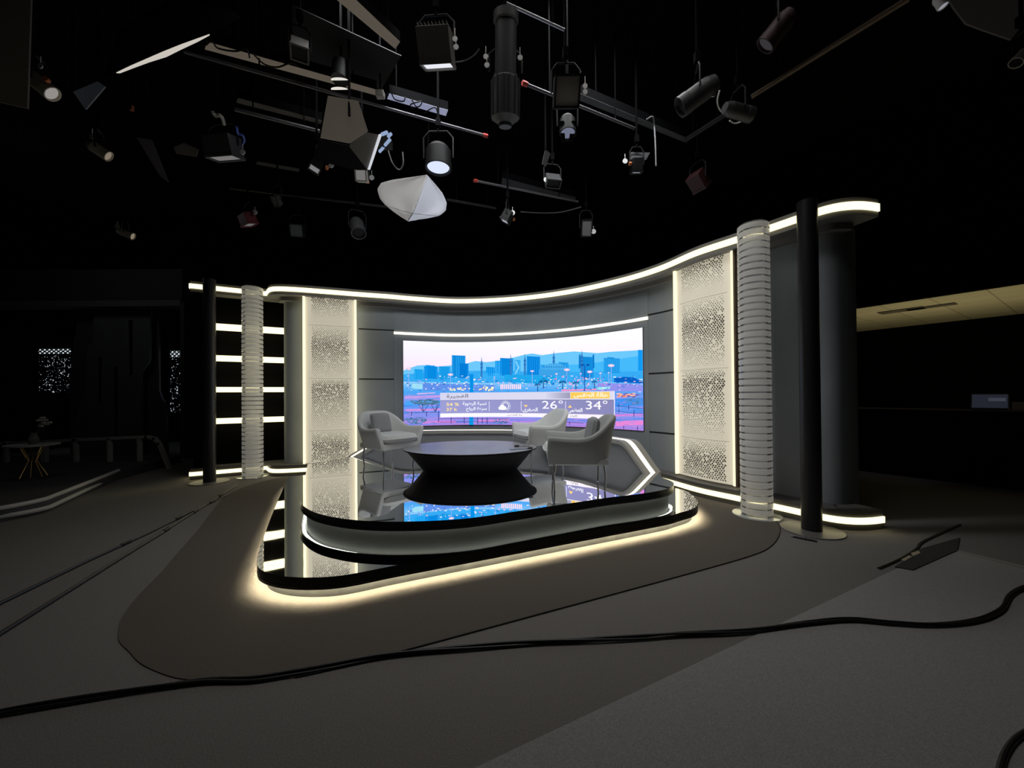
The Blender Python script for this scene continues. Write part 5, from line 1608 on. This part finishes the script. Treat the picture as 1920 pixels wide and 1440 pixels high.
# raised platform with pale edges
pf = [fl(x, y, 0.16) for x, y in [(-120, 966), (-60, 960), (0, 953), (75, 938), (110, 926), (222, 882)]]
pg = [fl(x, y, 0.06) for x, y in [(-120, 980), (-60, 976), (0, 969), (80, 954), (120, 938), (224, 889)]]
t = thing('side_platform', 'low platform with two pale curved edge strips in the unlit set', 'platform', (pf[3].x, pf[3].y, 0))
base = Vector(t.location)
back = [Vector((-7.2, 8.4, 0)), Vector((-12.4, 8.4, 0)), Vector((-12.4, 5.0, 0))]
m = MB(); m.prism([(v.x - base.x, v.y - base.y) for v in catmull(pf, 6) + back], 0.0, 0.15); m.build('deck', DS2, t)
for nm, ln in (('upper_edge', pf), ('lower_edge', pg)):
    m = MB(); m.tube([v - base for v in catmull(ln, 6)], 0.026, 8); m.build(nm, DSW, t)
# side table with flowers
q = fl(60, 893, 0.155)
t = thing('side_table', 'small round white-topped table with golden legs in the unlit set', 'table', (q.x, q.y, 0.15))
m = MB(); m.lathe([(0, 0.52), (0.30, 0.52), (0.305, 0.51), (0.30, 0.495), (0, 0.495)], n=40); m.build('tabletop', DSW, t)
GOLD = mat('brass_gold', (0.75, 0.5, 0.2), 0.25, metal=1.0)
for k in range(8):
    a = 2 * PI * k / 8
    m = MB(); m.tube([(0.13 * math.cos(a), 0.13 * math.sin(a), 0.495), (0.045 * math.cos(a), 0.045 * math.sin(a), 0.26), (0.16 * math.cos(a), 0.16 * math.sin(a), 0.0)], 0.008, 8); m.build('leg', GOLD, t)
t2 = thing('flower_vase', 'small vase of white flowers standing on the round side table', 'flowers', (q.x + 0.02, q.y, 0.67))
m = MB(); m.lathe([(0, 0), (0.05, 0), (0.065, 0.08), (0.04, 0.16), (0.045, 0.18)], n=24); m.build('vase', DS, t2)
m = MB()
for k in range(9):
    a, r_ = rnd.uniform(0, 2 * PI), rnd.uniform(0.05, 0.24)
    e = Vector((r_ * math.cos(a), r_ * math.sin(a), rnd.uniform(0.26, 0.42)))
    m.tube([(0, 0, 0.16), e * 0.6, e], 0.004, 5)
    for j in range(5):
        b_ = 2 * PI * j / 5
        m.tube([e, e + Vector((0.03 * math.cos(b_), 0.03 * math.sin(b_), 0.015))], [0.008, 0.016], 6, mi=1)
m.build('blossoms', [mat('stem_green', (0.03, 0.06, 0.03), 0.7), mat('petal_white', (0.7, 0.68, 0.64), 0.7)], t2)

# ================================================================== LIGHT
w = bpy.data.worlds.new('world'); scene.world = w; w.use_nodes = True
w.node_tree.nodes['Background'].inputs['Color'].default_value = (0.9, 0.95, 1.0, 1)
w.node_tree.nodes['Background'].inputs['Strength'].default_value = 0.0
def area(name, loc, aim, sx_, sy_, power, col, spread=PI):
    l = bpy.data.lights.new(name, 'AREA'); l.shape = 'RECTANGLE'; l.size = sx_; l.size_y = sy_; l.energy = power; l.color = col
    o = bpy.data.objects.new(name, l); C.objects.link(o); o.location = loc
    l.spread = spread
    o.rotation_euler = (Vector(aim) - Vector(loc)).to_track_quat('-Z', 'Y').to_euler()
    return o
def point(name, loc, power, col, r=0.1):
    l = bpy.data.lights.new(name, 'POINT'); l.energy = power; l.color = col; l.shadow_soft_size = r
    o = bpy.data.objects.new(name, l); C.objects.link(o); o.location = loc
    return o
# added overhead fill that lifts the foreground floor; no lamp known there
area('overhead_fill', (0.2, 2.5, 5.74), (0.2, 2.7, 0.0), 4.0, 1.0, 18, (1.0, 0.95, 0.92), 2.3)
# added fill for wall and chairs, just above the view, turned towards the backdrop
area('set_fill', (-0.2, 4.0, 5.75), (-0.1, 6.3, 0.8), 3.6, 0.4, 84, (0.97, 0.99, 1.0), 1.9)
# added faint fill to lift the panels of the unlit set
point('side_set_fill', (-8.5, 6.6, 4.6), 6.5, (0.95, 0.97, 1.0), 0.3)
# lamp inside the control room
q = Vector((ca.x, ca.y, 0)) + wd * 1.0 + wn * 0.8
area('control_room_lamp', (q.x, q.y, 0.8), (q.x, q.y, 3.0), 0.6, 3.0, 22, (1.0, 0.9, 0.60)).rotation_euler[2] = ang + PI / 2
